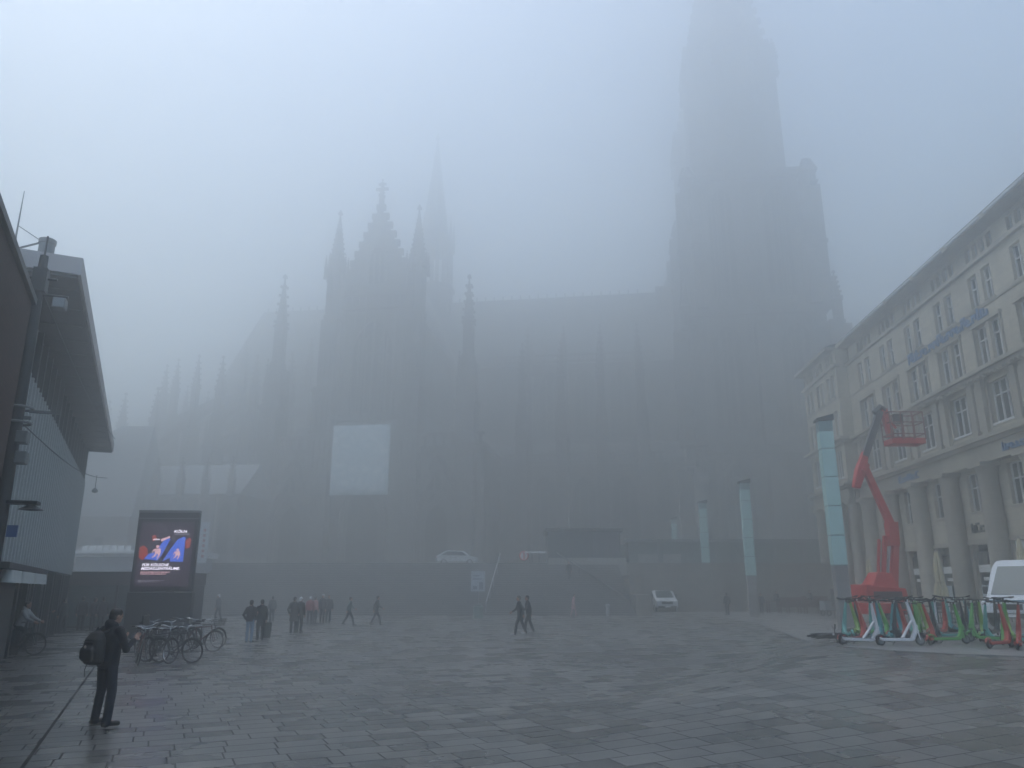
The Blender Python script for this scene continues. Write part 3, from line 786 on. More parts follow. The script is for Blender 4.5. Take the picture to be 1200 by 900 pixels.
# facade: fine vertical ribs over grey green glass
mb = MB(); mb.box(.05, 42, -.3, -.1, -.1, 9.4); gl = mb.build('facade_glass', GGLASS, st)
RIB = mat('pale facade rib', (.5, .53, .52), .5, .1, .1)
mb = MB(); k = .06
while k < 27:
    mb.box(k, k+.13, -.098, .2, 2.75, 7.6); mb.box(k+.3, k+.35, -.098, .02, 2.75, 7.6); k += .6
mb.build('facade_rib', RIB, st)
mb = MB(); k = .3
while k < 27:
    mb.box(k, k+.14, -.098, .05, 7.75, 9.35); k += 1.4
for z in (2.7, 5.2, 7.6): mb.box(.02, 27, -.096, .1, z, z+.07)
mb.box(0, .25, -6, .14, -.1, 9.38)
for k in (4, 8, 12, 16): mb.box(k, k+.3, -.09, .1, -.1, 3.0)
for k in range(1, 18, 1): mb.box(k*1.0+.5, k*1.0+.56, -.092, -.02, -.1, 2.9)
mb.build('facade_frame', DMETAL, st)
mb = MB(); k = 1.0
rs = random.Random(3)
while k < 20:
    if rs.random() < .45: mb = MB(); mb.box(k, k+.9, -.094, -.06, 7.8, 9.3); mb.build('louvre_panel', mat('dark louvre', (.04, .045, .047), .6), st)
    k += 1.4
0 and mb.build('louvre_panel', mat('dark louvre', (.04, .045, .047), .6), st)
# roof
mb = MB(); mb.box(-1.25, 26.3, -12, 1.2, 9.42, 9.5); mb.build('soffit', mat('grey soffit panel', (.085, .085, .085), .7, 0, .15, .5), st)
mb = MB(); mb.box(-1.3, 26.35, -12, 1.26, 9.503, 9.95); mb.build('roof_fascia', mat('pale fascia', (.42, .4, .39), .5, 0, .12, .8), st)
mb = MB()
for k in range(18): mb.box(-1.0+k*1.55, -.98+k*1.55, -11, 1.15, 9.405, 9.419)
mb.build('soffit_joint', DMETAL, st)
mb = MB(); mb.lathe([(.18, 0), (.18, .5), (.2, .52), (.2, .62), (.17, .64)], 16, (25.6, .35, 9.95)); mb.build('roof_vent', GMETAL, st, sm=True)
mb = MB(); mb.tube([(25.9, -.6, 9.9), (25.65, .2, 10.45)], .025, 6); mb.tube([(25.8, -.3, 10.75), (25.6, .25, 10.5)], .01, 5)
mb.tube([(25.8, -.3, 9.9), (25.8, -.3, 11.7)], [.03, .008], 6); mb.build('antenna', GMETAL, st)
# canopy over the entrances with a scalloped white awning
mb = MB(); mb.box(16.5, 25, .1, .62, 2.52, 2.66)
for k in (17, 20, 23): mb.box(k, k+.12, .1, .55, 2.4, 2.52)
mb.build('canopy', DMETAL, st)
AWN = mat('off white awning', (.5, .52, .5), .8, 0, .1)
for (a, b_) in ((16.7, 17.3), (17.6, 19.6), (20.0, 22.4), (22.8, 24.6)):
    mb = MB(); k = a
    while k < b_ - .25:
        mb.tube([(k+.15, .5, 2.2), (k+.15, .52, 2.5)], [.17, .12], 9); k += .27
    mb.build('awning', AWN, st, sm=True)
# brick block nearer the camera
bbv = at(37, 356, 13.0)
br_ = thing('brick_building', 'dark red brown brick block at the left edge of the square', 'building', (bbv.x, 13.0, 0), math.atan2(ux.y, ux.x))
BRK = stone('dark red brown brick', (.05, .022, .018), .25, .075, .4, .8, .25)
mb = MB(); mb.box(0, 22, -9, 0, -.1, bbv.z); mb.build('wall', BRK, br_)
mb = MB(); mb.box(-.06, 22, -9, .07, bbv.z, bbv.z+.12); mb.build('coping', DMETAL, br_)
mb = MB()
for z in (1.2, 4.6):
    for k in range(4): mb.box(3+4*k, 4.6+4*k, -.02, .015, z, z+1.7)
mb.build('window', DGLASS, br_)

# low link building behind the display board
lk = thing('entrance_pavilion', 'low glazed pavilion with a deep dark fascia beside the station hall', 'building', (-22.4, 42.4, 0), R(3))
mb = MB(); mb.box(-6, 4.1, 0, 5, 2.25, 2.95); mb.build('fascia', mat('brown grey fascia', (.065, .055, .05), .6, 0, .2), lk)
mb = MB(); mb.box(-6, 3.95, .35, .4, .12, 2.24); mb.build('glass_wall', mat('pale green shop glass', (.13, .17, .165), .15, 0, .25, 1.2, spec=.8), lk)
mb = MB(); mb.box(-6, 4.0, .3, 4.9, -.05, .12)
for k in (-4.3, -1.7, .9, 3.6): mb.box(k, k+.12, .28, .34, .12, 2.24)
mb.box(3.96, 4.08, .1, 4.9, .12, 2.24)
mb.build('frame', DMETAL, lk)
wp = thing('white_canopy', 'pale flat canopy roof standing behind the glazed pavilion', 'canopy', (-33.5, 66, 0), 0)
mb = MB(); mb.box(-4, 6.3, 0, 6, 4.7, 4.95); mb.box(-4, 6.3, -.3, 6.2, 4.95, 5.2); mb.build('roof', WPAINT, wp)
mb = MB(); mb.box(-3.6, 6, .25, 5.6, 3.4, 4.7); mb.build('fascia', mat('pale grey panel', (.33, .34, .35), .6, 0, .12), wp)
for k in (-3.4, 0.8, 5.5):
    mb = MB(); mb.box(k, k+.25, .5, .75, 0, 3.4); mb.build('post', GMETAL, wp)
mb = MB()
for k in range(7): mb.cb((-3+k*.62, .4, 5.42), (.45, .15, .42))
mb.build('lettering', WPAINT, wp)

# sacristy and house left of the transept
hs = thing('sacristy', 'low stone sacristy with a long pale lead roof left of the transept', 'building', (-48.5, 112, TZ), R(-6))
mb = MB(); mb.box(-8, 9, 0, 11, 0, 11.0)
for k in range(6): mb.box(-8.4+k*3.3, -7.4+k*3.3, -.9, 0, 0, 10.5)
mb.build('wall', DARKSTONE, hs)
mb = MB(); mb.prism([(-.5, 13.4), (11.5, 13.4), (5.5, 19.2)], -8.3, 9.2, Matrix.Rotation(R(90), 4, 'Z') @ Matrix.Scale(1, 4)) if False else mb.add(
    [(-8.3, -.5, 11.0), (9.2, -.5, 11.0), (9.2, 11.5, 11.0), (-8.3, 11.5, 11.0), (-8.3, 5.5, 16.2), (9.2, 5.5, 16.2)], [(0,1,5,4), (2,3,4,5), (1,2,5), (3,0,4), (3,2,1,0)])
mb.build('roof', mat('pale lead roof', (.22, .25, .27), .5, 0, .12, .5), hs)
for k in range(5):
    mb = MB(); pinnacle(mb, -7.9+k*3.9, -.5, 10.5, 6.0, .6); mb.build('pinnacle', DARKSTONE, hs)
for k in range(5):
    mb = MB(); mb.prism(arch(-6.3+k*3.3, 1.7, 2.5, 10), -.02, .1); mb.build('window', GLZ, hs)
h2 = thing('parish_house', 'steep roofed stone house at the left end of the cathedral terrace', 'building', (-63, 108, TZ), R(4))
mb = MB(); mb.box(-14, 9, 0, 14, 0, 7.5); mb.build('wall', DARKSTONE, h2)
mb = MB(); mb.add([(-14.4, -.4, 7.5), (9.4, -.4, 7.5), (9.4, 14.4, 7.5), (-14.4, 14.4, 7.5), (3.2, 7, 22.0), (8.0, 7, 22.0)], [(0,1,5,4), (2,3,4,5), (1,2,5), (3,0,4), (3,2,1,0)]); mb.build('roof', mat('blue grey roof', (.13, .15, .165), .55, 0, .15, .5), h2)
for k in range(4):
    mb = MB(); mb.box(-9+k*4.5, -7.8+k*4.5, -.03, .1, 2.2, 4.6); mb.build('window', DGLASS, h2)

# ---------------------------------------------------------------- right of the steps: stone block, glass box, retaining wall
tb = thing('terrace_block', 'pale stone parapet block between the steps and the retaining wall', 'wall', (0, 0, 0))
mb = MB(); mb.box(3.4, 10.7, 73.0, 76.0, 0, 4.85); mb.box(3.4, 10.7, 72.9, 73.0, 3.35, 4.85); mb.build('parapet', mat('light stone parapet', (.36, .35, .32), .75, 0, .12, 1.5), tb)
mb = MB()
for k in (4.9, 7.0, 9.0): mb.box(k, k+1.05, 72.86, 72.93, 3.42, 3.6)
mb.build('slot', BLACK, tb)
mb = MB(); mb.box(10.05, 11.3, 64.0, 73.4, 0, 1.6); mb.box(10.05, 11.3, 67, 73.4, 1.6, 3.2); mb.build('flank_wall', CONC, tb)
gb = thing('glass_kiosk', 'dark glass box with a flat roof standing on the stone parapet block', 'kiosk', (7.05, 76.2, 0))
mb = MB(); mb.box(-3.5, 3.6, 0, 6, 4.85, 7.5); mb.build('glass_wall', mat('smoked glass', (.035, .045, .05), .12, 0, .3, .6, spec=.8), gb)
mb = MB(); mb.box(-3.75, 3.85, -.35, 6.2, 7.5, 7.8)
for k in range(8): mb.box(-3.5+k*1.0, -3.42+k*1.0, -.08, -.01, 4.85, 7.5)
mb.build('frame', DMETAL, gb)
mb = MB(); mb.box(.9, 3.55, -.04, -.012, 4.9, 7.45); mb.build('shutter', mat('dark blue grey shutter', (.05, .06, .075), .6), gb)
rw = thing('retaining_wall', 'brown beige stone retaining wall below the cathedral terrace', 'wall', (0, 0, 0))
mb = MB(); mb.box(11.35, 60, 79.0, 79.6, -.2, 4.1); mb.build('wall', stone('brown beige stone', (.2, .175, .14), 1.4, .6, .25, .8, .3), rw)
mb = MB(); mb.box(11.3, 60, 78.85, 79.8, 4.1, 4.4); mb.build('coping', CONC, rw)
lp = thing('terrace_gallery', 'long low glazed gallery on top of the retaining wall', 'building', (0, 0, 0))
mb = MB(); mb.box(12, 46, 80.3, 86, 4.4, 6.7); mb.build('glass_wall', mat('dim green glass', (.15, .18, .17), .3, 0, .3, .5), lp)
mb = MB(); mb.box(11.8, 46.2, 79.9, 86.3, 6.7, 7.0)
for k in range(12): mb.box(12+k*3, 12.15+k*3, 80.2, 80.29, 4.4, 6.7)
mb.build('frame', GMETAL, lp)
for (a, b_) in ((13.0, 15.0), (15.6, 17.4)):
    mb = MB(); mb.box(a, b_, 80.15, 80.19, 4.6, 5.5); mb.build('poster', mat('faded poster', (.36, .36, .34), .6, 0, .3, 3), lp)
# hoardings and site wall at the foot of the retaining wall
def panel(name, label, x0, x1, y, z1, m, cat='hoarding', posts=True):
    t = thing(name, label, cat, ((x0+x1)/2, y, 0)); w_ = x1-x0
    mb = MB(); mb.box(-w_/2, w_/2, -.04, .04, .12, z1); mb.build('panel', m, t)
    mb = MB()
    for k in range(max(2, int(w_/2)+1)):
        xx = -w_/2 + .06 + (w_-.12)*k/max(1, int(w_/2)); mb.box(xx-.05, xx+.05, .042, .14, 0, z1+.05)
    mb.build('post', GMETAL, t)
panel('painted_hoarding', 'blue painted hoarding left of the parked delivery van', 12.25, 13.6, 75.5, 1.75, mat('blue paint', (.06, .1, .32), .5, 0, .3, 2))
panel('painted_hoarding', 'crimson and violet painted hoarding right of the delivery van', 15.6, 19.0, 77.0, 1.9, mat('crimson paint', (.22, .05, .12), .5, 0, .5, 1.2))
panel('painted_hoarding', 'orange and brown painted hoarding beside the shorter light column', 19.2, 22.0, 77.3, 2.1, mat('orange paint', (.26, .12, .06), .5, 0, .5, 1.6))
sw = thing('site_wall', 'long off white site wall behind the benches', 'hoarding', (0, 0, 0))
mb = MB(); mb.box(22.2, 31.0, 77.6, 77.75, 0, 3.1); mb.build('panel', mat('off white site panel', (.5, .5, .5), .6, 0, .1, 1), sw)
mb = MB()
for k in range(5): mb.box(22.2+k*2.18, 22.28+k*2.18, 77.52, 77.6, 0, 3.1)
mb.box(22.1, 31.1, 77.45, 77.8, 3.1, 3.2); mb.build('post', GMETAL, sw)
mb = MB(); mb.box(28.2, 28.7, 77.55, 77.59, 1.9, 2.5); mb.build('notice', mat('red brown notice', (.2, .1, .09), .6), sw)
# ---------------------------------------------------------------- street furniture and machines
def Gp(px, py): return G(px, py)
# glass light columns
TURQ = mat('turquoise frosted glass', (.36, .54, .50), .5, 0, .12, .8, spec=.7)
CSTONE = stone('light column plinth', (.26, .25, .235), 2, .8, .2, .8, .3)
def light_column(loc, h, label, wd=.72, plinth=3.0):
    t = thing('light_column', label, 'light column', loc, R(-8), 'turquoise glass light columns along the square')
    mb = MB(); mb.box(-wd*.46, wd*.46, -wd*.46, wd*.46, -.3, plinth); mb.build('plinth', CSTONE, t, bevel=.02)
    n = 5; hh = (h - plinth - .25) / n; mb = MB(); fr = MB()
    for k in range(n - 1):
        z = plinth + .02 + k*hh; mb.box(-wd/2, wd/2, -wd/2, wd/2, z + .03, z + hh - .03)
        fr.box(-wd/2+.03, wd/2-.03, -wd/2+.03, wd/2-.03, z-.03, z + .03)
    z = plinth + .02 + (n-1)*hh
    mb.box(-wd/2, wd/2, -wd/2, wd/2, z+.03, z+hh*.62); mb.build('glass_shaft', TURQ, t, bevel=.015)
    up = MB(); up.box(-wd*.5, wd*.5, -wd*.5, wd*.5, z+hh*.62+.01, z+hh); up.build('lantern', mat('dull grey green glass', (.16, .24, .24), .3, 0, .2, 2), t)
    fr.box(-wd/2+.03, wd/2-.03, -wd/2+.03, wd/2-.03, z-.03, z+.03)
    fr.build('frame', mat('grey green joint', (.17, .26, .25), .5), t)
    cp = MB(); cp.add([(-wd*.62, -wd*.62, h-.2), (wd*.62, -wd*.62, h-.2), (wd*.62, wd*.62, h-.2), (-wd*.62, wd*.62, h-.2), (-wd*.62, -wd*.62, h-.1), (wd*.62, -wd*.62, h+.1), (wd*.62, wd*.62, h+.1), (-wd*.62, wd*.62, h-.1)],
        [(0,3,2,1),(4,5,6,7),(0,1,5,4),(1,2,6,5),(2,3,7,6),(3,0,4,7)]); cp.build('cap', DMETAL, t)
    return t
q = at(992, 741, 37); light_column((q.x, 37, 0), 10.3, 'tallest looking turquoise light column, beside the red boom lift', .64, 3.1)
q = Gp(884, 723); light_column((q.x, q.y, 0), 10.3, 'turquoise light column between the walkers and the site wall, second nearest')
q = Gp(831, 716.5); light_column((q.x, q.y, 0), 10.3, 'turquoise light column just right of the white delivery van')
q = Gp(795, 712.2); light_column((q.x, q.y, 0), 10.0, 'farthest and faintest turquoise light column, behind the white delivery van', .62)

# digital display board
q = Gp(183, 748)
DB = thing('display_board', 'tall black digital advertising board with a glowing blue and red poster', 'display board', (q.x, q.y, 0), R(4))
bw = 2.62; bh = at(190, 601, q.y).z
mb = MB(); mb.box(-bw/2, bw/2, -.14, .14, 1.93, bh); mb.build('housing', DMETAL, DB, bevel=.02)
mb = MB(); mb.box(-bw/2-.05, bw/2+.05, -.2, .2, 0, 1.9); mb.build('base', mat('charcoal base panel', (.05, .06, .062), .5, .1, .12, 1), DB, bevel=.02)
mb = MB(); mb.box(-bw/2, bw/2, -.17, .17, bh+.004, bh+.1); mb.box(-bw/2, bw/2, -.16, -.142, bh-.28, bh-.24); mb.build('cap', GMETAL, DB)
def emis(name, col, s):
    return mat(name, tuple(c*.3 for c in col), .4, 0, 0, emit=col, estr=s)
ES = .3
sz0, sz1 = 2.15, bh-.42; sw_ = 2.28; zc = (sz0+sz1)/2; shh = sz1-sz0
scr = MB(); scr.box(-sw_/2, sw_/2, -.152, -.142, sz0, sz1); sc_o = scr.build('screen', emis('screen black', (.10, .075, .11), ES*.8), DB)
def SX(u): return -sw_/2 + sw_*u
def SZ(v): return sz1 - shh*v
def decal(name, poly, m, y=-.156): 
    mb = MB(); mb.prism([(SX(u), SZ(v)) for u, v in poly], y, y+.003); mb.build(name, m, sc_o)
EB = emis('screen blue', (.07, .16, .75), ES*2.2); ER = emis('screen red', (.5, .07, .04), ES*1.3); EW = emis('screen white', (.85, .8, .95), ES*4); ED = emis('screen dim grey', (.35, .32, .4), ES*1.2); EP = emis('screen pink', (.75, .45, .5), ES*2.4)
decal('red_glow', [(.02, .55), (.02, .40), (.10, .37), (.17, .42), (.19, .52), (.10, .60)], ER)
decal('red_glow', [(.86, .30), (.93, .24), (.97, .27), (.96, .40), (.88, .42)], ER)
decal('red_glow', [(.22, .22), (.29, .20), (.33, .27), (.25, .31)], ER)
decal('blue_shape', [(.12, .58), (.20, .50), (.34, .47), (.40, .36), (.45, .30), (.52, .24), (.58, .27), (.50, .42), (.44, .53), (.38, .60)], EB)
decal('blue_shape', [(.47, .62), (.60, .42), (.72, .27), (.82, .23), (.86, .24), (.86, .62), (.62, .62), (.6, .56)], EB)
decal('pink_stripe', [(.40, .27), (.56, .22), (.57, .245), (.41, .31)], EP, -.158)
# two small athletes on the poster
for (cx, cz, s, lean) in ((.36, .47, 1.0, .05), (.74, .50, .8, -.02)):
    for poly in ([(-.03, -.13), (.02, -.13), (.03, -.09), (0, -.07), (-.035, -.09)], [(-.06, -.06), (.05, -.07), (.07, .02), (0, .04), (-.05, 0)], [(-.07, -.06), (-.1, .0), (-.07, .04), (-.085, -.0), (-.05, -.03)], [(-.04, .01), (.0, .02), (-.03, .08), (-.1, .12), (-.09, .1), (-.05, .06)], [(.01, .02), (.06, .01), (.05, .07), (.02, .13), (0, .13), (.02, .06)]):
        decal('athlete', [(cx + x*s + lean*0, cz + z*s*.8) for x, z in poly], EP, -.1595)
def text3d(name, s, x, z, size, m, parent, y=-.161, shear=.22, align='LEFT', ext=.002, rot=None, squeeze=None):
    cu = bpy.data.curves.new(name, 'FONT'); cu.body = s; cu.size = size; cu.shear = shear; cu.extrude = ext; cu.align_x = align; cu.offset = size*.018
    tmp = bpy.data.objects.new('tmp', cu); COL.objects.link(tmp); bpy.context.view_layer.update()
    me = bpy.data.meshes.new_from_object(tmp.evaluated_get(bpy.context.evaluated_depsgraph_get())); bpy.data.objects.remove(tmp)
    me.materials.clear(); me.materials.append(m)
    if squeeze: 
        w_ = max(v.co.x for v in me.vertices) - min(v.co.x for v in me.vertices)
        for v in me.vertices: v.co.x *= squeeze / w_
    o = link(name, me, parent); o.location = (x, y, z); o.rotation_euler = rot or (R(90), 0, 0)
    return o
text3d('lettering', 'KÖLN', SX(.63), SZ(.165), .15, EW, sc_o, shear=.1, squeeze=sw_*.24)
decal('small_print', [(.635, .18), (.93, .18), (.93, .20), (.635, .20)], ED, -.158)
text3d('lettering', 'KÖLN', SX(.255), SZ(.285), .085, EW, sc_o, squeeze=sw_*.12)
text3d('lettering', 'FÜR KÖLSCHE', SX(.10), SZ(.69), .16, EW, sc_o, squeeze=sw_*.5)
text3d('lettering', 'MEDAILLENTRÄUME.', SX(.09), SZ(.745), .16, EW, sc_o, squeeze=sw_*.72)
def small_lines(u0, u1, v, n, h=.011):
    rs = random.Random(int(v*1000)); mb = MB(); u = u0
    while u < u1:
        l = rs.uniform(.02, .07); mb.box(SX(u), SX(min(u+l, u1)), -.160, -.157, SZ(v+h), SZ(v)); u += l + .012
    mb.build('small_print', ED if n else EP, sc_o)
small_lines(.09, .63, .775, 0, .014); small_lines(.09, .57, .803, 0, .014); small_lines(.06, .55, .905, 1); small_lines(.06, .36, .925, 1)

# vertical banner on a pole behind the board
q = at(232, 700, 58)
vb = thing('banner_flag', 'narrow upright pale banner with reddish marks on a slim pole', 'banner', (q.x, 58, 0), R(5))
mb = MB(); mb.tube([(-.38, 0, 0), (-.38, 0, 7.6)], .045, 8); mb.build('pole', GMETAL, vb)
mb = MB(); mb.box(-.31, .33, -.015, .015, 3.9, 6.9); mb.build('cloth', mat('pale banner cloth', (.5, .53, .54), .8, 0, .1, 2), vb)
mb = MB()
for k in range(6): mb.box(-.08, .1, -.022, -.016, 4.3+k*.38, 4.5+k*.38)
mb.build('lettering', mat('faded red', (.35, .12, .1), .6), vb)

# mast with floodlights and cameras
ms = thing('light_mast', 'tall dark grey mast carrying cameras and floodlights in front of the station hall', 'mast', (-9.75, 14.6, 0), R(20))
mb = MB(); mb.lathe([(.19, 0), (.19, .5), (.165, .6), (.14, 4), (.095, 8.2), (.08, 8.75)], 16); mb.build('pole', DMETAL, ms, sm=True)
mb = MB(); mb.tube([(-.55, 0, 7.9), (.55, 0, 7.9)], .03, 6); mb.tube([(-.3, 0, 8.25), (.3, 0, 8.25)], .03, 6); mb.box(-.13, .13, -.13, .13, 7.95, 8.45); mb.build('crossbar', DMETAL, ms)
for s in (-1, 1):
    mb = MB(); mb.box(s*.42-.12, s*.42+.12, -.14, .12, 7.62, 7.84); o = mb.build('floodlight', GMETAL, ms, bevel=.02)
    l = MB(); l.box(s*.42-.1, s*.42+.1, -.15, -.142, 7.64, 7.82); l.build('lens', mat('lamp glass', (.3, .33, .34), .2), o)
mb = MB(); mb.tube([(0, 0, 8.7), (0, 0, 9.2)], .02, 6); mb.build('antenna', DMETAL, ms)
mb = MB(); mb.torus((0, 0, 5.2), (0, 0, 1), .26, .025, 20, 6); mb.torus((0, 0, 5.5), (0, 0, 1), .26, .025, 20, 6); mb.box(-.25, .25, -.03, .03, 5.28, 5.34); mb.box(.2, .75, -.03, .03, 5.42, 5.47); mb.build('bracket', GMETAL, ms)
for (x, z) in ((.18, 4.9), (-.2, 4.75), (.22, 4.5)):
    mb = MB(); mb.box(x-.1, x+.1, -.22, .05, z-.12, z+.12); o = mb.build('camera_box', GMETAL, ms, bevel=.02)
mb = MB(); mb.box(.1, .62, -.16, .16, 3.62, 3.68); mb.lathe([(.03, 0), (.22, .02), (.05, .12)], 12, (.5, 0, 3.5)); mb.build('camera_arm', DMETAL, ms)
mb = MB(); mb.box(.16, .34, -.02, .02, 3.0, 3.22); mb.build('sign', mat('blue plate', (.06, .13, .3), .5), ms)
# wires from the mast
for i, (z0, p1) in enumerate(((5.3, (-19.5, 36.5, 7.2)), (8.1, (-19.9, 37.5, 9.3)), (5.5, (-12.9, 19.5, 5.9)))):
    a_ = Vector((-9.75, 14.6, z0)); b_ = Vector(p1); mb = MB()
    mb.tube([a_.lerp(b_, k/10) + Vector((0, 0, -.35*math.sin(math.pi*k/10))) for k in range(11)], .014, 5)
    tag(mb.build('overhead_cable', DMETAL), ['thin cable from the middle of the mast to the far end of the station hall', 'thin overhead cable from the mast top to the station roof edge', 'short overhead cable from the mast to the near station wall'][i], 'cable', 'overhead cables')
hk = thing('hanging_lamp', 'small dark lamp hanging on the overhead cable before the station hall', 'lamp', (-17.6, 32.1, 6.1))
mb = MB(); mb.tube([(0, 0, .0), (0, 0, .6)], .012, 5); mb.build('rod', DMETAL, hk)
mb = MB(); mb.lathe([(.04, .05), (.11, -.02), (.12, -.1), (.06, -.14)], 12); mb.build('shade', GMETAL, hk, sm=True)

# round stand sign, notice board, green box, bollard at the foot of the steps
q = Gp(560, 722)
nb = thing('notice_board', 'pale notice board on a slim post at the foot of the steps', 'sign', (q.x, q.y-.4, 0), 0)
mb = MB(); mb.tube([(0, 0, 0), (0, 0, 3.45)], .05, 8); mb.build('post', GMETAL, nb)
mb = MB(); mb.box(-.55, .55, -.09, -.052, 1.85, 3.4); pn = mb.build('panel', mat('pale notice', (.5, .53, .56), .5, 0, .08, 3), nb)
mb = MB(); mb.box(-.4, -.05, -.1, -.092, 2.0, 2.25); mb.box(.08, .4, -.1, -.092, 2.0, 2.55); mb.box(-.4, .3, -.1, -.092, 2.75, 2.83); mb.box(-.4, .1, -.1, -.092, 3.0, 3.08); mb.build('printed_block', mat('print grey', (.2, .22, .26), .6), pn)
q = Gp(561, 724)
gbx = thing('litter_bin', 'squat grey green litter bin at the foot of the steps', 'bin', (q.x, q.y-1.0, 0))
mb = MB(); mb.lathe([(.3, 0), (.34, .1), (.36, .75), (.38, .78), (.3, .84), (.3, .9)], 14); mb.build('body', mat('grey green enamel', (.2, .27, .25), .5, 0, .1), gbx, sm=True)
mb = MB(); mb.lathe([(.2, .9), (.24, .95), (.1, 1.0)], 14); mb.build('lid', GMETAL, gbx, sm=True)
q = Gp(708, 721)
bo = thing('bollard', 'short pale bollard at the right end of the steps', 'bollard', (q.x, q.y-2.5, 0))
mb = MB(); mb.lathe([(.13, 0), (.13, .62), (.10, .66), (.17, .72), (.17, .86), (.06, .92)], 14); mb.build('post', mat('pale concrete', (.42, .42, .41), .7), bo, sm=True)
q = at(614, 662, 75.5)
rs_ = thing('road_sign', 'round red and white road sign on a post at the top of the steps', 'sign', (q.x, 75.5, TZ))
mb = MB(); mb.tube([(0, 0, 0), (0, 0, 1.3)], .04, 8); mb.build('post', GMETAL, rs_)
REDP = mat('red sign paint', (.5, .03, .02), .4, 0, .05)
M9 = Matrix.Rotation(R(90), 4, 'X')
mb = MB(); mb.lathe([(.46, 0), (.46, .03)], 24, (0, 0, 0), 0, Matrix.Translation((0, -.06, .75)) @ M9); fc = mb.build('face', WPAINT, rs_)
mb = MB(); mb.torus((0, -.1, .75), (0, 1, 0), .4, .07, 24, 6); mb.box(-.07, .07, -.13, -.1, .4, 1.1); mb.build('ring', REDP, fc)
rl = thing('railing', 'pale metal railing at the top of the steps beside the glass box', 'railing', (0, 73.9, TZ))
mb = MB(); mb.tube([(1.2, 0, 1.0), (3.3, 0, 1.0)], .07, 6); mb.build('rail', WPAINT, rl)
mb = MB()
for k in range(4): mb.tube([(1.25+.66*k, 0, 0), (1.25+.66*k, 0, 1.0)], .03, 6)
mb.build('post', GMETAL, rl)

# ---------------------------------------------------------------- vehicles
def side_loft(profile_rows):
    "rows: list of closed sections [(x,z)...] at given y; all the same length"
    mb = MB(); n = len(profile_rows[0][1])
    for y, pr in profile_rows:
        for x, z in pr: mb.v.append(Vector((x, y, z)))
    for r in range(len(profile_rows)-1):
        for k in range(n): mb.f.append((r*n+k, r*n+(k+1)%n, (r+1)*n+(k+1)%n, (r+1)*n+k))
    mb.f.append(tuple(range(n-1, -1, -1))); mb.f.append(tuple((len(profile_rows)-1)*n+k for k in range(n)))
    return mb
def wheel_parts(parent, x, y, r, wd, side):
    mb = MB(); mb.torus((x, y, r), (0, 1, 0), r-wd*.42, wd*.5, 24, 8); w_ = mb.build('wheel', RUBBER, parent, sm=True)
    Mw = Matrix.Translation((x, y + side*wd*.25, r)) @ Matrix.Rotation(R(90), 4, 'X')
    h = MB(); h.lathe([(r*.62, -.04), (r*.62, .03), (r*.5, .05), (r*.2, .07)], 16, (0, 0, 0), 0, Mw); h.build('rim', STEEL, w_)
VWHITE = mat('white van paint', (.68, .7, .71), .3, 0, .04, 1, spec=.6)
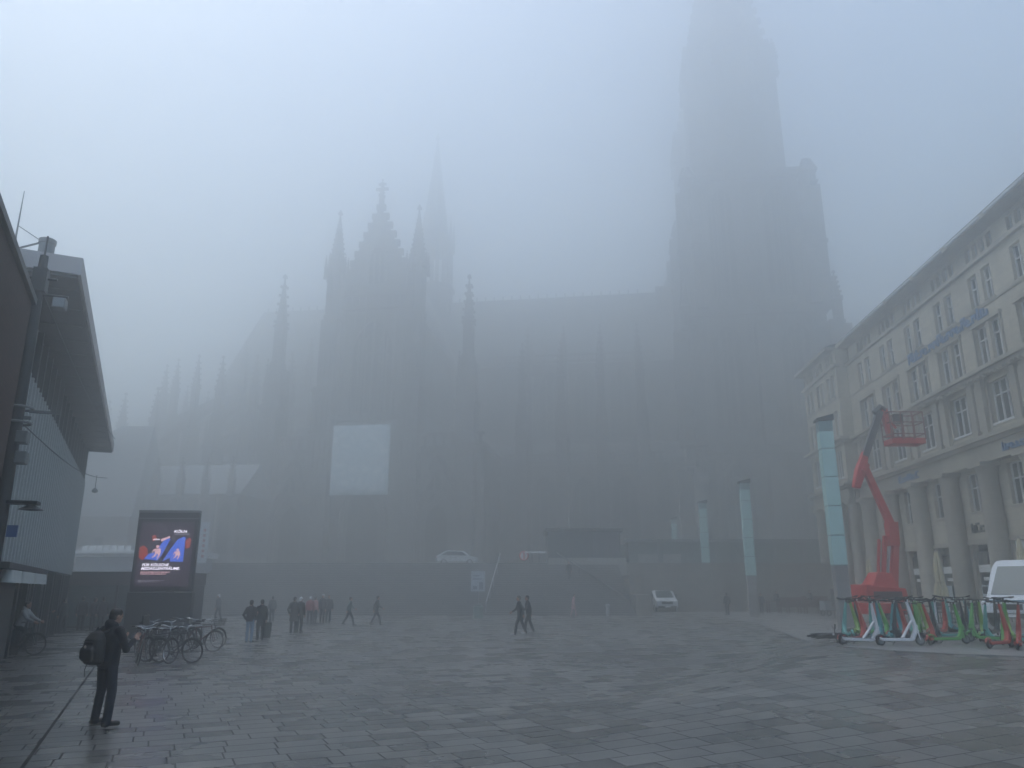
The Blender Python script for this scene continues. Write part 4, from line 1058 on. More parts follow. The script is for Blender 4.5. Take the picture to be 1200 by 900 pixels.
def make_van(label, loc, rz, L=5.6, W=2.0, H=2.55, group=None, stripe=None, rack=False):
    t = thing('delivery_van', label, 'van', loc, rz, group)
    hl = L/2
    base = [(-hl, .45), (hl-.15, .4), (hl, .6), (hl-.02, .98), (hl-.75, 1.24), (hl-1.65, H-.32), (hl-2.1, H-.08), (-hl+.2, H), (-hl+.02, H-.25)]
    def sec(k, ins): return [(x*(1-ins*.3), z if z < 1.0 else z - ins*(z-1.0)*.6) for x, z in base]
    rows = [(-W/2, sec(0, .12)), (-W/2+.1, sec(0, .03)), (-W/2+.35, base), (W/2-.35, base), (W/2-.1, sec(0, .03)), (W/2, sec(0, .12))]
    body = side_loft(rows).build('body', VWHITE, t, bevel=.03)
    x0, z0, x1, z1 = hl-.78, 1.27, hl-1.62, H-.36
    mb = MB(); nx, nz = (z1-z0), (x0-x1); nl = math.hypot(nx, nz); nx /= nl; nz /= nl; o1, o2 = .012, .03
    mb.add([(x0+nx*o1, -W/2+.2, z0+nz*o1), (x0+nx*o1, W/2-.2, z0+nz*o1), (x1+nx*o1, W/2-.3, z1+nz*o1), (x1+nx*o1, -W/2+.3, z1+nz*o1),
            (x0+nx*o2, -W/2+.2, z0+nz*o2), (x0+nx*o2, W/2-.2, z0+nz*o2), (x1+nx*o2, W/2-.3, z1+nz*o2), (x1+nx*o2, -W/2+.3, z1+nz*o2)], [(0,3,2,1),(4,5,6,7),(0,1,5,4),(1,2,6,5),(2,3,7,6),(3,0,4,7)])
    mb.build('windscreen', mat('windscreen', (.09, .12, .12), .08, 0, .2, 1, spec=.9), t)
    for s in (-1, 1):
        mb = MB(); mb.prism([(hl-1.15, 1.3), (hl-2.3, 1.3), (hl-2.3, H-.45), (hl-1.8, H-.45)][::-1], s*(W/2+.001)-.012, s*(W/2+.001)+.012)
        mb.build('side_window', DGLASS, t)
        mb = MB(); mb.box(hl-.25, hl+.005, s*(W/2-.32)-.16, s*(W/2-.32)+.16, .78, .98); mb.build('headlight', mat('headlight glass', (.75, .78, .8), .15, 0, 0), t, bevel=.03)
        mb = MB(); mb.box(hl-1.3, hl-1.12, s*(W/2+.14)-.1, s*(W/2+.14)+.1, 1.3, 1.6); mb.build('mirror', BLACK, t, bevel=.03)
        for xx in (hl-.95, -hl+1.05): wheel_parts(t, xx, s*(W/2-.1), .36, .24, s)
    mb = MB(); mb.box(hl-.1, hl+.03, -.5, .5, .7, .92); mb.box(hl-.06, hl+.05, -W/2+.15, W/2-.15, .38, .56); mb.build('grille', BLACK, t, bevel=.02)
    mb = MB(); mb.box(hl+.052, hl+.06, -.26, .26, .42, .53); mb.build('number_plate', WPAINT, t)
    if stripe:
        mb = MB()
        mb.box(hl-.05, hl+.012, -W/2+.22, W/2-.22, 1.0, 1.07)
        for s in (-1, 1): mb.box(-hl+.3, hl-1.0, s*(W/2+.004)-.006, s*(W/2+.004)+.006, .95, 1.2)
        mb.build('stripe', stripe, t)
    if rack:
        mb = MB()
        for s in (-.8, .8): mb.tube([(-hl+.4, s, H+.18), (hl-2.3, s, H+.18)], .04, 6)
        for k in range(4): mb.tube([(-hl+.5+k*.9, -.8, H+.18), (-hl+.5+k*.9, .8, H+.18)], .03, 6); mb.tube([(-hl+.5+k*.9, .8, H-.05), (-hl+.5+k*.9, .8, H+.3)], .03, 6)
        for k, y in enumerate((-.6, -.1, .5)): mb.tube([(hl-2.4, y, H), (hl-2.4, y, H+.75-.2*k)], .04, 6)
        mb.build('roof_rack', DMETAL, t)
    return t
q = Gp(781, 717.5)
make_van('small white delivery van with a loaded roof rack facing the square', (q.x, q.y+2.6, 0), R(-90)+R(3), 5.2, 2.0, 2.2, rack=True)
q = Gp(1186, 737)
make_van('large white van with a blue stripe nosing in behind the scooters', (q.x+2.75, q.y+2.4, gz(q.x+2, q.y+1.5)), R(218), 6.2, 2.1, 2.75, stripe=mat('teal stripe paint', (.03, .16, .25), .4))
# car on the terrace, seen over the steps
cr_ = thing('parked_car', 'pale parked car half hidden on the terrace above the steps', 'car', (-5.6, 79.5, TZ-.05), R(2))
rows = []
cb = [(-2.1, .35), (2.1, .35), (2.15, .75), (1.3, .92), (.7, 1.4), (-1.1, 1.45), (-1.9, .98), (-2.15, .85)]
for y, s in ((-.86, .93), (-.7, 1), (.7, 1), (.86, .93)): rows.append((y, [(x*s, z if z < .9 else .9+(z-.9)*s) for x, z in cb]))
side_loft(rows).build('body', mat('pale silver paint', (.5, .52, .53), .3, .3, .03), cr_, bevel=.04)
for s in (-1, 1):
    mb = MB(); mb.prism([(.95, .95), (.55, 1.32), (-.95, 1.36), (-1.55, 1.0)], s*.862-.006, s*.862+.006); mb.build('side_window', DGLASS, cr_)
    mb = MB(); mb.box(-2.14, -2.0, s*.62-.16, s*.62+.16, .72, .86); mb.build('tail_light', REDP, cr_)
    for xx in (-1.3, 1.3): wheel_parts(cr_, xx, s*.8, .31, .2, s)

# ---------------------------------------------------------------- red articulated boom lift
LRED = mat('lift red paint', (.5, .025, .02), .45, 0, .15, 2, spec=.5)
LB = Vector((at(1031, 700, 40).x, 40, gz(18.5, 40)))
bl = thing('boom_lift', 'red articulated boom lift with its arm raised and an empty railed basket', 'boom lift', LB, 0)
def LP(px, py, dy=0): return at(px, py, 40 + dy) - LB
mb = MB(); mb.box(-1.05, 1.05, -1.6, 1.6, .38, .85); mb.box(-1.1, -.75, -1.75, 1.75, .3, .6); mb.box(.75, 1.1, -1.75, 1.75, .3, .6); mb.build('chassis', LRED, bl, bevel=.04)
for sx in (-1, 1):
    for sy in (-1, 1):
        mb = MB(); mb.torus((sx*.95, sy*1.25, .42), (1, 0, 0), .3, .13, 20, 8); w_ = mb.build('wheel', RUBBER, bl, sm=True)
        h = MB(); h.lathe([(.2, -.08), (.2, .08), (.1, .12)], 14, (0, 0, 0), 0, Matrix.Translation((sx*1.0, sy*1.25, .42)) @ Matrix.Rotation(R(90), 4, 'Y')); h.build('rim', GMETAL, w_)
mb = MB()
mb.add([(-1.05, -.9, .9), (1.05, -.9, .9), (1.05, .9, .9), (-1.05, .9, .9), (-1.05, -.9, 1.75), (.95, -.9, 1.55), (.95, .9, 1.55), (-1.05, .9, 1.75)], [(0,3,2,1),(4,5,6,7),(0,1,5,4),(1,2,6,5),(2,3,7,6),(3,0,4,7)])
mb.add([(-.6, -.7, 1.7), (.75, -.7, 1.55), (.75, .7, 1.55), (-.6, .7, 1.7), (-.2, -.5, 2.35), (.5, -.5, 2.3), (.5, .5, 2.3), (-.2, .5, 2.35)], [(0,3,2,1),(4,5,6,7),(0,1,5,4),(1,2,6,5),(2,3,7,6),(3,0,4,7)])
tt = mb.build('turntable', LRED, bl, bevel=.05)
mb = MB(); mb.box(-.7, .7, -.93, -.905, 1.05, 1.4); mb.build('engine_cover', DMETAL, tt)
mb = MB()
for a_, b_, r0, r1 in ((LP(1047, 690), LP(1049, 632), .17, .15), (LP(1035, 688), LP(1037, 628), .09, .09), (LP(1029, 686), LP(1030, 632), .06, .06)):
    mb.tube([a_, b_], [r0, r1], 4, sq=True)
mb.build('riser', LRED, bl, bevel=.01)
mb = MB(); mb.tube([LP(1040, 682), LP(1043, 640)], .05, 8); mb.build('hydraulic_ram', STEEL, bl)
mb = MB(); mb.tube([LP(1047, 640), LP(1044, 612)], [.24, .26], 4, sq=True); mb.tube([LP(1044, 615), LP(1012, 545)], [.17, .15], 4, sq=True); mb.build('lower_boom', LRED, bl, bevel=.02)
mb = MB(); mb.tube([LP(1003, 572), LP(1008, 552), LP(1014, 530)], [.17, .24, .15], 4, sq=True); mb.tube([LP(1011, 552, -.3), LP(1017, 545, .3)], .12, 8); mb.build('elbow', LRED, bl, bevel=.03)
mb = MB(); mb.tube([LP(1012, 538), LP(1031, 482)], [.17, .16], 4, sq=True); mb.build('telescopic_boom', mat('dark grey boom', (.06, .062, .065), .45, .1), bl, bevel=.02)
mb = MB(); mb.tube([LP(1024, 484), LP(1031, 478), LP(1036, 482)], [.14, .22, .2], 6); mb.build('boom_head', DMETAL, bl)
mb = MB(); mb.tube([LP(1035, 480), LP(1043, 512)], [.16, .13], 4, sq=True); mb.tube([LP(1037, 486), LP(1050, 502)], .07, 8); mb.build('jib', LRED, bl, bevel=.02)
bk0 = LP(1041, 521); bk1 = LP(1080, 521)
mb = MB(); mb.box(bk0.x, bk1.x, -.5, .5, bk0.z-.02, bk0.z+.28); bsk = mb.build('basket', LRED, bl, bevel=.03)
mb = MB(); zt = LP(1060, 485).z
for z in (zt, (zt+bk0.z+.28)/2+.15, bk0.z+.5):
    mb.tube([(bk0.x, -.5, z), (bk1.x, -.5, z), (bk1.x, .5, z), (bk0.x, .5, z), (bk0.x, -.5, z)], .035, 6)
for x in (bk0.x, (bk0.x*2+bk1.x)/3, (bk0.x+bk1.x*2)/3, bk1.x):
    for y in (-.5, .5): mb.tube([(x, y, bk0.z+.2), (x, y, zt)], .035, 6)
mb.build('railing', mat('dark red rail paint', (.2, .05, .04), .5), bsk)
mb = MB(); mb.box(bk0.x+.3, bk0.x+.75, -.45, -.2, zt-.6, zt-.1); mb.build('control_box', DMETAL, bsk)

# ---------------------------------------------------------------- closed parasols
CREAM = mat('cream parasol cloth', (.62, .56, .38), .85, 0, .12, 2, streak=.15)
def parasol(loc, h, label):
    t = thing('parasol', label, 'parasol', loc, random.random(), 'closed cream parasols before the office building')
    mb = MB(); mb.lathe([(.45, 0), (.45, .06), (.1, .1)], 16); mb.build('base', CONC, t)
    mb = MB(); mb.tube([(0, 0, .05), (0, 0, h)], .035, 8); mb.build('pole', GMETAL, t)
    vs = MB(); n = 20
    prof = [(.13, .28), (.3, .30), (.29, .42), (.22, .5), (.17, .55), (.2, .62), (.16, .8), (.08, .95), (.03, .985)]
    rows = []
    for r, f in prof:
        rows.append([(r*(1+.22*math.cos(k*math.pi))*math.cos(2*math.pi*k/n), r*(1+.22*math.cos(k*math.pi))*math.sin(2*math.pi*k/n), f*h) for k in range(n)])
    b = 0
    for rw_ in rows: vs.v += [Vector(p) for p in rw_]
    for i in range(len(rows)-1):
        for k in range(n): vs.f.append((i*n+k, i*n+(k+1)%n, (i+1)*n+(k+1)%n, (i+1)*n+k))
    vs.f.append(tuple(range(n-1, -1, -1))); vs.f.append(tuple((len(rows)-1)*n+k for k in range(n)))
    vs.build('canopy', CREAM, t, sm=True)
    mb = MB(); mb.torus((0, 0, h*.52), (0, 0, 1), .19, .025, 16, 5); mb.build('strap', mat('tan strap', (.3, .25, .15), .8), t)
for px, Y, top, lab in ((1096, 41, 645, 'closed cream parasol standing between two columns, middle one of three'), (1017, 50, 654, 'smallest closed cream parasol, just left of the boom lift riser'), (1193, 40, 629, 'closed cream parasol at the right edge above the white van')):
    a_ = at(px, top, Y); z = gz(a_.x, Y); parasol((a_.x, Y, z), a_.z - z, lab)

# ---------------------------------------------------------------- benches and tables near the far corner
WOOD = mat('dark red brown wood', (.11, .05, .04), .55, 0, .25, 4)
def trestle(loc, L, h, label, name, cat, back=False, rz=0):
    t = thing(name, label, cat, loc, rz)
    mb = MB()
    for k in range(3): mb.box(-L/2, L/2, -.38+k*.26, -.15+k*.26, h-.05, h)
    mb.build('tabletop', WOOD, t, bevel=.006)
    if back: mb = MB(); mb.box(-L/2, L/2, .42, .46, h-.55, h+.28); mb.box(-L/2, L/2, -.41, -.385, h-.45, h-.06); mb.build('front_board', WOOD, t)
    n = max(2, int(L/1.1))
    for k in range(n):
        x = -L/2+.15+(L-.3)*k/(n-1); mb = MB(); mb.box(x-.05, x+.05, -.34, -.26, 0, h-.051); mb.box(x-.05, x+.05, .26, .34, 0, h-.051); mb.box(x-.03, x+.03, -.26, .26, .3, .36); mb.build('leg', WOOD, t)
for px, Y, L, h, bk, lab in ((912, 69, 2.0, 1.05, False, 'left end dark wooden table of the long row before the site wall'), (937, 68.5, 3.7, 1.05, True, 'long dark red wooden counter with a board front, middle of the row'), (958, 67.5, 2.3, 1.15, True, 'right end dark red wooden counter of the row, next to the grey cart')):
    trestle((at(px, 715, Y).x, Y, 0), L, h, lab, 'market_table', 'table', bk)
q = Gp(968, 722)
ct = thing('cargo_cart', 'small grey box cart on two wheels between the tables and the light column', 'cart', (q.x+.3, q.y, q.z), R(10))
mb = MB(); mb.box(-.55, .75, -.4, .4, .45, 1.15); mb.build('box', mat('blue grey box', (.24, .27, .29), .5), ct, bevel=.03)
for y in (-.42, .42):
    mb = MB(); mb.torus((-.3, y, .22), (0, 1, 0), .17, .05, 16, 6); mb.build('wheel', RUBBER, ct)
mb = MB(); mb.tube([(.75, 0, .6), (1.3, 0, .95)], .03, 6); mb.box(-.6, .8, -.3, .3, .38, .44); mb.build('frame', DMETAL, ct)
for px, Y, y0, lab in ((981, 52, 676, 'thin upright white signboard on a post left of the tall light column'), (975, 56, 690, 'lower slim grey signboard beside the grey cart')):
    a_ = at(px, y0, Y); t = thing('sign_stand', lab, 'sign', (a_.x, Y, gz(a_.x, Y)), R(20)); h = a_.z - gz(a_.x, Y)
    mb = MB(); mb.tube([(0, 0, 0), (0, 0, h)], .03, 6); mb.build('post', GMETAL, t)
    mb = MB(); mb.box(-.2, .2, -.06, -.032, h*.42, h); mb.build('panel', WPAINT if Y < 54 else GMETAL, t)
# cafe terrace behind the scooters
def make_chair():
    t = thing('cafe_chair', None, 'chair', (0, 0, 0), 0, 'dark cafe chairs behind the scooters')
    mb = MB(); mb.box(-.24, .24, -.22, .22, .43, .47); mb.build('seat', DMETAL, t, bevel=.01)
    mb = MB(); mb.box(-.23, .23, .2, .225, .58, .88)
    for s in (-1, 1): mb.box(s*.22-.015, s*.22+.015, .2, .23, .47, .9)
    mb.build('backrest', DMETAL, t)
    for sx in (-1, 1):
        for sy in (-1, 1):
            mb = MB(); mb.tube([(sx*.21, sy*.19, .43), (sx*.24, sy*.23, 0)], .016, 6); mb.build('leg', DMETAL, t)
    return t
def make_table():
    t = thing('cafe_table', None, 'table', (0, 0, 0), 0, 'small cafe tables behind the scooters')
    mb = MB(); mb.box(-.4, .4, -.35, .35, .71, .74); mb.build('tabletop', mat('dark table top', (.05, .045, .04), .35), t, bevel=.008)
    mb = MB(); mb.tube([(0, 0, .04), (0, 0, .71)], .035, 8); mb.build('pedestal', DMETAL, t)
    mb = MB(); mb.lathe([(.26, 0), (.24, .04), (.05, .06)], 12); mb.build('base', DMETAL, t)
    return t
ch0, tb0 = make_chair(), make_table()
SPOT = [(1098, 35.5), (1122, 36.2), (1142, 34.6), (1158, 36.8), (1080, 37.5)]
ords = ['third', 'fourth', 'second last', 'last', 'first']
ordn = {0: 'second', 1: 'third', 2: 'fourth', 3: 'fifth', 4: 'first'}
first = True
for i, (px, Y) in enumerate(SPOT):
    x = at(px, 715, Y).x; z = gz(x, Y)
    t = tb0 if i == 0 else dup(tb0); t.location = (x, Y, z); t.rotation_euler.z = R(15*i); t['label'] = f'dark cafe table behind the scooters, {ordn[i]} from the left of five'
    for s in (-1, 1):
        c = ch0 if first else dup(ch0); first = False
        c.location = (x + s*.62, Y - .1*s, gz(x+s*.62, Y)); c.rotation_euler.z = R(-90*s + 12*i)
        c['label'] = f"dark cafe chair on the {'left' if s < 0 else 'right'} side of the {ordn[i]} cafe table from the left"
# ---------------------------------------------------------------- bicycles (local x forward)
def make_bike(label, col, loc, rz, group='bicycles parked before the display board', basket=False, lean=0, child_seat=False, rack=True, rim=None):
    t = thing('bicycle', label, 'bicycle', loc, rz, group); t.rotation_euler = (lean, 0, rz)
    P_ = mat('bike paint %s' % (col,), col, .35, .2, .08)
    for x in (-.52, .53):
        mb = MB(); mb.torus((x, 0, .34), (0, 1, 0), .325, .021, 36, 8); w_ = mb.build('wheel', RUBBER, t, sm=True)
        r_ = MB(); r_.torus((x, 0, .34), (0, 1, 0), .303, .011, 36, 6); r_.lathe([(.025, -.05), (.025, .05)], 10, (0, 0, 0), 0, Matrix.Translation((x, 0, .34)) @ Matrix.Rotation(R(90), 4, 'X')); r_.build('rim', CHROME if rim is None else rim, w_)
        s_ = MB()
        for k in range(16):
            a_ = 2*math.pi*k/16; s_.tube([(x, .02*(-1)**k, .34), (x+.3*math.cos(a_), 0, .34+.3*math.sin(a_))], .0022, 4)
        s_.build('spokes', STEEL, w_)
        m_ = MB(); m_.tube([(x+.352*math.cos(a_), 0, .34+.352*math.sin(a_)) for a_ in [R(d) for d in (range(20, 190, 17) if x < 0 else range(30, 165, 15))]], [.022]*len(range(20, 190, 17) if x < 0 else range(30, 165, 15)), 6)
        m_.build('mudguard', DMETAL, t)
    f = MB(); bb = (-.08, 0, .3); st_ = (-.21, 0, .78); hd = (.36, 0, .83); hb = (.40, 0, .68)
    f.tube([bb, st_], .016, 8); f.tube([st_, hd], .016, 8); f.tube([bb, hb], .019, 8); f.tube([(.352, 0, .86), hb], .019, 8)
    for s in (-1, 1): f.tube([bb, (-.52, s*.06, .34)], .010, 6); f.tube([st_, (-.52, s*.06, .34)], .009, 6)
    f.build('frame', P_, t)
    k_ = MB()
    for s in (-1, 1): k_.tube([(.405, s*.05, .67), (.47, s*.055, .5), (.53, s*.055, .34)], .011, 6)
    k_.tube([(.405, -.05, .67), (.405, .05, .67)], .014, 6); k_.build('fork', P_, t)
    h = MB(); h.tube([(.35, 0, .85), (.33, 0, .98)], .014, 6); h.tube([(.22, -.3, 1.02), (.33, -.2, 1.03), (.36, -.06, .99), (.36, .06, .99), (.33, .2, 1.03), (.22, .3, 1.02)], .012, 6); hh = h.build('handlebar', CHROME, t)
    g = MB()
    for s in (-1, 1): g.tube([(.26, s*.27, 1.025), (.17, s*.34, 1.01)], .018, 8)
    g.build('grip', BLACK, hh)
    s_ = MB(); s_.tube([st_, (-.235, 0, .9)], .013, 6); s_.build('seatpost', STEEL, t)
    s_ = MB(); s_.add([(-.37, -.09, .9), (-.37, .09, .9), (-.2, .05, .9), (-.08, .02, .9), (-.08, -.02, .9), (-.2, -.05, .9), (-.38, -.1, .955), (-.38, .1, .955), (-.2, .055, .945), (-.06, .022, .94), (-.06, -.022, .94), (-.2, -.055, .945)],
        [(5,4,3,2,1,0), (6,7,8,9,10,11)] + [(i, (i+1)%6, (i+1)%6+6, i+6) for i in range(6)]); s_.build('saddle', BLACK, t, bevel=.012)
    c = MB(); c.lathe([(.085, -.006), (.085, .006)], 18, (0, 0, 0), 0, Matrix.Translation((-.08, -.05, .3)) @ Matrix.Rotation(R(90), 4, 'X'))
    c.tube([(-.08, -.08, .3), (.05, -.09, .2)], .011, 6); c.tube([(-.08, .08, .3), (-.21, .09, .4)], .011, 6); c.box(.01, .1, -.17, -.09, .185, .21); c.box(-.26, -.17, .09, .17, .39, .415); c.build('crank', DMETAL, t)
    if rack:
        r_ = MB(); r_.box(-.78, -.32, -.06, .06, .735, .75)
        for s in (-1, 1): r_.tube([(-.62, s*.06, .74), (-.53, s*.07, .35)], .007, 5)
        r_.build('carrier', DMETAL, t)
    if basket:
        b = MB()
        for k in range(4):
            z = .78+.07*k; e = .13+.012*k; b.tube([(.42, -e, z), (.42+2*e, -e, z), (.42+2*e, e, z), (.42, e, z), (.42, -e, z)], .006, 4)
        for i in range(6): b.tube([(.42+.26*i/5, -.13, .78), (.42+.33*i/5, -.166, .99)], .005, 4); b.tube([(.42+.26*i/5, .13, .78), (.42+.33*i/5, .166, .99)], .005, 4); b.tube([(.68, -.13+.26*i/5, .78), (.75, -.166+.33*i/5, .99)], .005, 4)
        b.build('basket', DMETAL, t)
    if child_seat:
        b = MB(); b.box(-.78, -.45, -.15, .15, .78, .84); b.box(-.8, -.74, -.15, .15, .84, 1.2); b.build('child_seat', BLACK, t, bevel=.03)
    return t
BK = [ # px, py of the contact centre, heading degrees, colour, options, label
    (205, 777, -12, (.03, .035, .04), dict(rim=RUBBER), 'nearest parked bicycle, black frame and wide black tyres, right of the backpacker'),
    (183, 777, -30, (.05, .06, .06), dict(), 'parked bicycle with a silvery curved handlebar, second from the front'),
    (168, 774, -48, (.10, .09, .08), dict(basket=True), 'parked bicycle with a wire basket close to the backpacker elbow'),
    (160, 779, -62, (.16, .06, .05), dict(rack=False), 'small reddish parked bicycle seen almost end on beside the backpacker'),
    (190, 765, -20, (.04, .04, .045), dict(child_seat=True), 'black parked bicycle with a rear child seat before the display board'),
    (232, 764, -10, (.12, .03, .03), dict(), 'dark red parked bicycle at the right end of the row'),
    (240, 759, -14, (.05, .05, .05), dict(basket=True), 'farthest right parked bicycle with a basket, half behind the dark red one'),
    (214, 760, -28, (.03, .05, .06), dict(), 'parked bicycle under the right corner of the display board'),
    (172, 763, -35, (.06, .06, .07), dict(), 'grey parked bicycle at the foot of the display board, left side'),
    (200, 758, -40, (.08, .08, .08), dict(rack=False), 'rearmost grey bicycle leaning by the middle of the display board'),
]
for i, (px, py, hd_, col, opt, lab) in enumerate(BK):
    q = G(px, py); make_bike(lab, col, (q.x, q.y, q.z), R(hd_), lean=R(-6 if i % 2 else 5), **opt)
# bar stands the bikes lock to
for i, (px, py) in enumerate(((180, 768), (224, 762))):
    q = G(px, py); t = thing('bicycle_stand', ['steel hoop bicycle stand among the left parked bicycles', 'steel hoop bicycle stand among the right parked bicycles'][i], 'bicycle stand', (q.x, q.y+.15, 0), R(60))
    mb = MB(); mb.tube([(-.35, 0, 0), (-.35, 0, .7), (-.28, 0, .8), (.28, 0, .8), (.35, 0, .7), (.35, 0, 0)], .025, 8); mb.build('hoop', STEEL, t)
    mb = MB(); mb.lathe([(.07, 0), (.07, .012)], 10, (-.35, 0, 0)); mb.build('foot', GMETAL, t)

# ---------------------------------------------------------------- rental scooters (local x forward)
SC = {'white': (.6, .6, .6), 'mint': (.13, .38, .34), 'green': (.1, .32, .07), 'red': (.4, .06, .04), 'teal': (.05, .27, .30), 'dark': (.03, .032, .035), 'lime': (.2, .34, .07)}
proto = {}
def make_scooter(cn):
    t = thing('electric_scooter', None, 'scooter', (0, 0, 0), 0, 'rental scooters parked in front of the office building')
    P_ = mat('scooter paint ' + cn, SC[cn], .38, 0, .07, 6)
    mb = MB(); prof = [(-.52, .13), (-.46, .10), (.28, .10), (.36, .15), (.36, .19), (.28, .175), (-.46, .175), (-.53, .20)]
    mb.prism(prof, -.085, .085); d = mb.build('deck', P_ if cn != 'dark' else DMETAL, t, bevel=.01)
    g = MB(); g.box(-.42, .26, -.075, .075, .176, .184); g.build('grip_mat', BLACK, d)
    st_ = MB(); st_.tube([(.30, 0, .14), (.42, 0, .34), (.455, 0, .5)], [.06, .065, .06], 8); st_.tube([(.455, 0, .30), (.40, 0, .66), (.335, 0, 1.09)], [.062, .055, .032], 10)
    if cn == 'white':
        for sy in (-.03, .03): st_.tube([(.06, sy, .17), (.38, sy*.6, .62)], [.03, .026], 8)
        st_.tube([(.39, 0, .62), (.5, 0, .27)], [.03, .03], 8)
    else: st_.prism([(.22, .17), (.45, .16), (.50, .40), (.43, .66), (.36, .66), (.38, .42), (.33, .24)], -.05, .05)
    st_.build('stem', P_, t, sm=cn == 'white')
    fk = MB()
    for s in (-1, 1): fk.tube([(.46, s*.045, .36), (.50, s*.055, .13)], .016, 6)
    fk.box(.42, .5, -.06, .06, .33, .38); fk.build('fork', DMETAL if cn != 'white' else P_, t)
    hb = MB(); hb.tube([(.33, 0, 1.07), (.325, 0, 1.14)], .022, 8); hb.tube([(.29, -.26, 1.16), (.325, -.1, 1.15), (.325, .1, 1.15), (.29, .26, 1.16)], .014, 8); h = hb.build('handlebar', BLACK, t)
    for s in (-1, 1):
        g = MB(); g.tube([(.30, s*.15, 1.155), (.285, s*.28, 1.163)], .021, 8); g.tube([(.34, s*.14, 1.14), (.37, s*.24, 1.12)], .007, 5); g.build('grip', RUBBER, h)
    l = MB(); l.box(.345, .375, -.035, .035, 1.09, 1.15); l.build('headlight', mat('clear lamp', (.6, .6, .6), .2, 0, 0), h)
    for x, r in ((.505, .125), (-.49, .11)):
        w_ = MB(); w_.torus((x, 0, r), (0, 1, 0), r-.028, .028, 22, 8); ww = w_.build('wheel', RUBBER, t, sm=True)
        c = MB(); c.lathe([(r-.05, -.028), (r-.045, .028)], 14, (0, 0, 0), 0, Matrix.Translation((x, 0, r)) @ Matrix.Rotation(R(90), 4, 'X')); c.build('hub', GMETAL, ww)
    m_ = MB(); m_.tube([(.505+.15*math.cos(a_), 0, .125+.15*math.sin(a_)) for a_ in [R(v) for v in (60, 90, 120, 150)]], [.03, .036, .036, .03], 6)
    m_.build('mudguard', BLACK if cn in ('white', 'dark') else P_, t); m_ = MB()
    m_.tube([(-.49+.135*math.cos(a_), 0, .11+.135*math.sin(a_)) for a_ in [R(v) for v in (20, 55, 90, 125, 160)]], [.03, .036, .036, .034, .02], 6)
    m_.build('mudguard', BLACK if cn in ('white', 'dark') else P_, t)
    k = MB(); k.tube([(-.1, .06, .12), (-.14, .2, .0)], .01, 6); k.build('kickstand', DMETAL, t)
    b = MB(); b.box(-.5, -.44, -.03, .03, .21, .25); b.build('tail_light', REDP, t)
    return t
SCP = [ # px, distance, heading, colour, label
    (1008, 18.4, 2, 'white', 'white scooter parked side on, leftmost of the two front white ones'),
    (1054, 18.2, -4, 'white', 'white scooter parked side on between a mint and an orange red one'),
    (1001, 19.4, 20, 'red', 'orange red scooter lying low behind the left white scooter, leftmost red one'),
    (992, 21.5, 78, 'mint', 'mint scooter at the left end of the row, seen from behind'),
    (1014, 21.0, 70, 'mint', 'mint scooter, second mint one from the left end'),
    (1006, 22.3, 62, 'lime', 'yellow green scooter in the back row near the left end'),
    (1024, 20.1, 112, 'teal', 'teal scooter leaning between the two front white scooters'),
    (1021, 22.4, 60, 'red', 'red scooter in the back row behind the teal one'),
    (1034, 21.3, 118, 'green', 'bright green scooter with a wide stem, left of the boom lift wheels'),
    (1042, 19.9, 108, 'teal', 'teal scooter directly behind the second white scooter'),
    (1044, 22.0, 118, 'red', 'dark red scooter right of the bright green one'),
    (1053, 21.0, 115, 'red', 'red scooter with a broad stem in the middle of the back row'),
    (1064, 20.6, 104, 'mint', 'mint scooter right of the broad red one'),
    (1071, 22.0, 98, 'green', 'green scooter, left of a close green pair'),
    (1076, 21.4, 102, 'green', 'green scooter, right of a close green pair'),
    (1083, 22.8, 84, 'lime', 'lime scooter far back, right of the green pair'),
    (1090, 21.9, 108, 'lime', 'lime scooter in the back row behind the orange red one'),
    (1094, 20.7, 62, 'white', 'white scooter standing end on in the middle of the row'),
    (1092, 18.9, 50, 'red', 'orange red scooter just left of the front lime scooter'),
    (1099, 21.7, 100, 'red', 'slim red scooter behind the front orange red one'),
    (1105, 22.5, 90, 'mint', 'pale mint scooter seen straight from the front, right of the slim red one'),
    (1110, 18.8, 6, 'green', 'green scooter parked side on, front row, right of the orange red one'),
    (1130, 24.4, 104, 'teal', 'teal scooter standing alone behind the front green scooter'),
    (1122, 22.4, 95, 'dark', 'black scooter in the back row, left of the lone teal one'),
    (1138, 22.1, 80, 'dark', 'black scooter in the back row, right of the lone teal one'),
    (1158, 19.2, 172, 'green', 'green scooter lying low and facing left near the right edge'),
    (1170, 17.2, 110, 'red', 'dark red scooter, left one of the right edge group'),
    (1180, 18.0, 72, 'green', 'green scooter between the two dark red ones at the right edge'),
    (1190, 17.0, 98, 'red', 'red scooter at the very right edge, nearest the camera'),
    (1150, 20.8, 60, 'lime', 'lime scooter behind the low green scooter near the right edge'),
    (1176, 19.5, 140, 'mint', 'mint scooter half hidden behind the right edge group'),
 (998, 22.6, 30, 'dark', 'black scooter in the back row at the left end'),
 (1029, 22.9, 80, 'mint', 'pale mint scooter far back, just left of the bright green one'),
 (1049, 22.9, 30, 'dark', 'black scooter far back, behind the dark red one'),
 (1060, 22.6, 75, 'teal', 'teal scooter far back, right of the broad red one'),
 (1087, 20.2, 25, 'dark', 'black scooter among the middle ones, left of the white one standing end on'),
 (1068, 19.6, 160, 'dark', 'black scooter turned left, in the gap right of the second front white scooter'),
 (1116, 21.2, 150, 'mint', 'mint scooter turned left, in the back row right of the front green one'),
 (1145, 22.6, 40, 'dark', 'black scooter before the cafe tables, left of the right edge group'),
 (1164, 21.6, 100, 'dark', 'black scooter behind the dark red one of the right edge group'),
 (1185, 20.6, 60, 'lime', 'lime scooter in the back of the right edge group'),
]
rsc = random.Random(11)
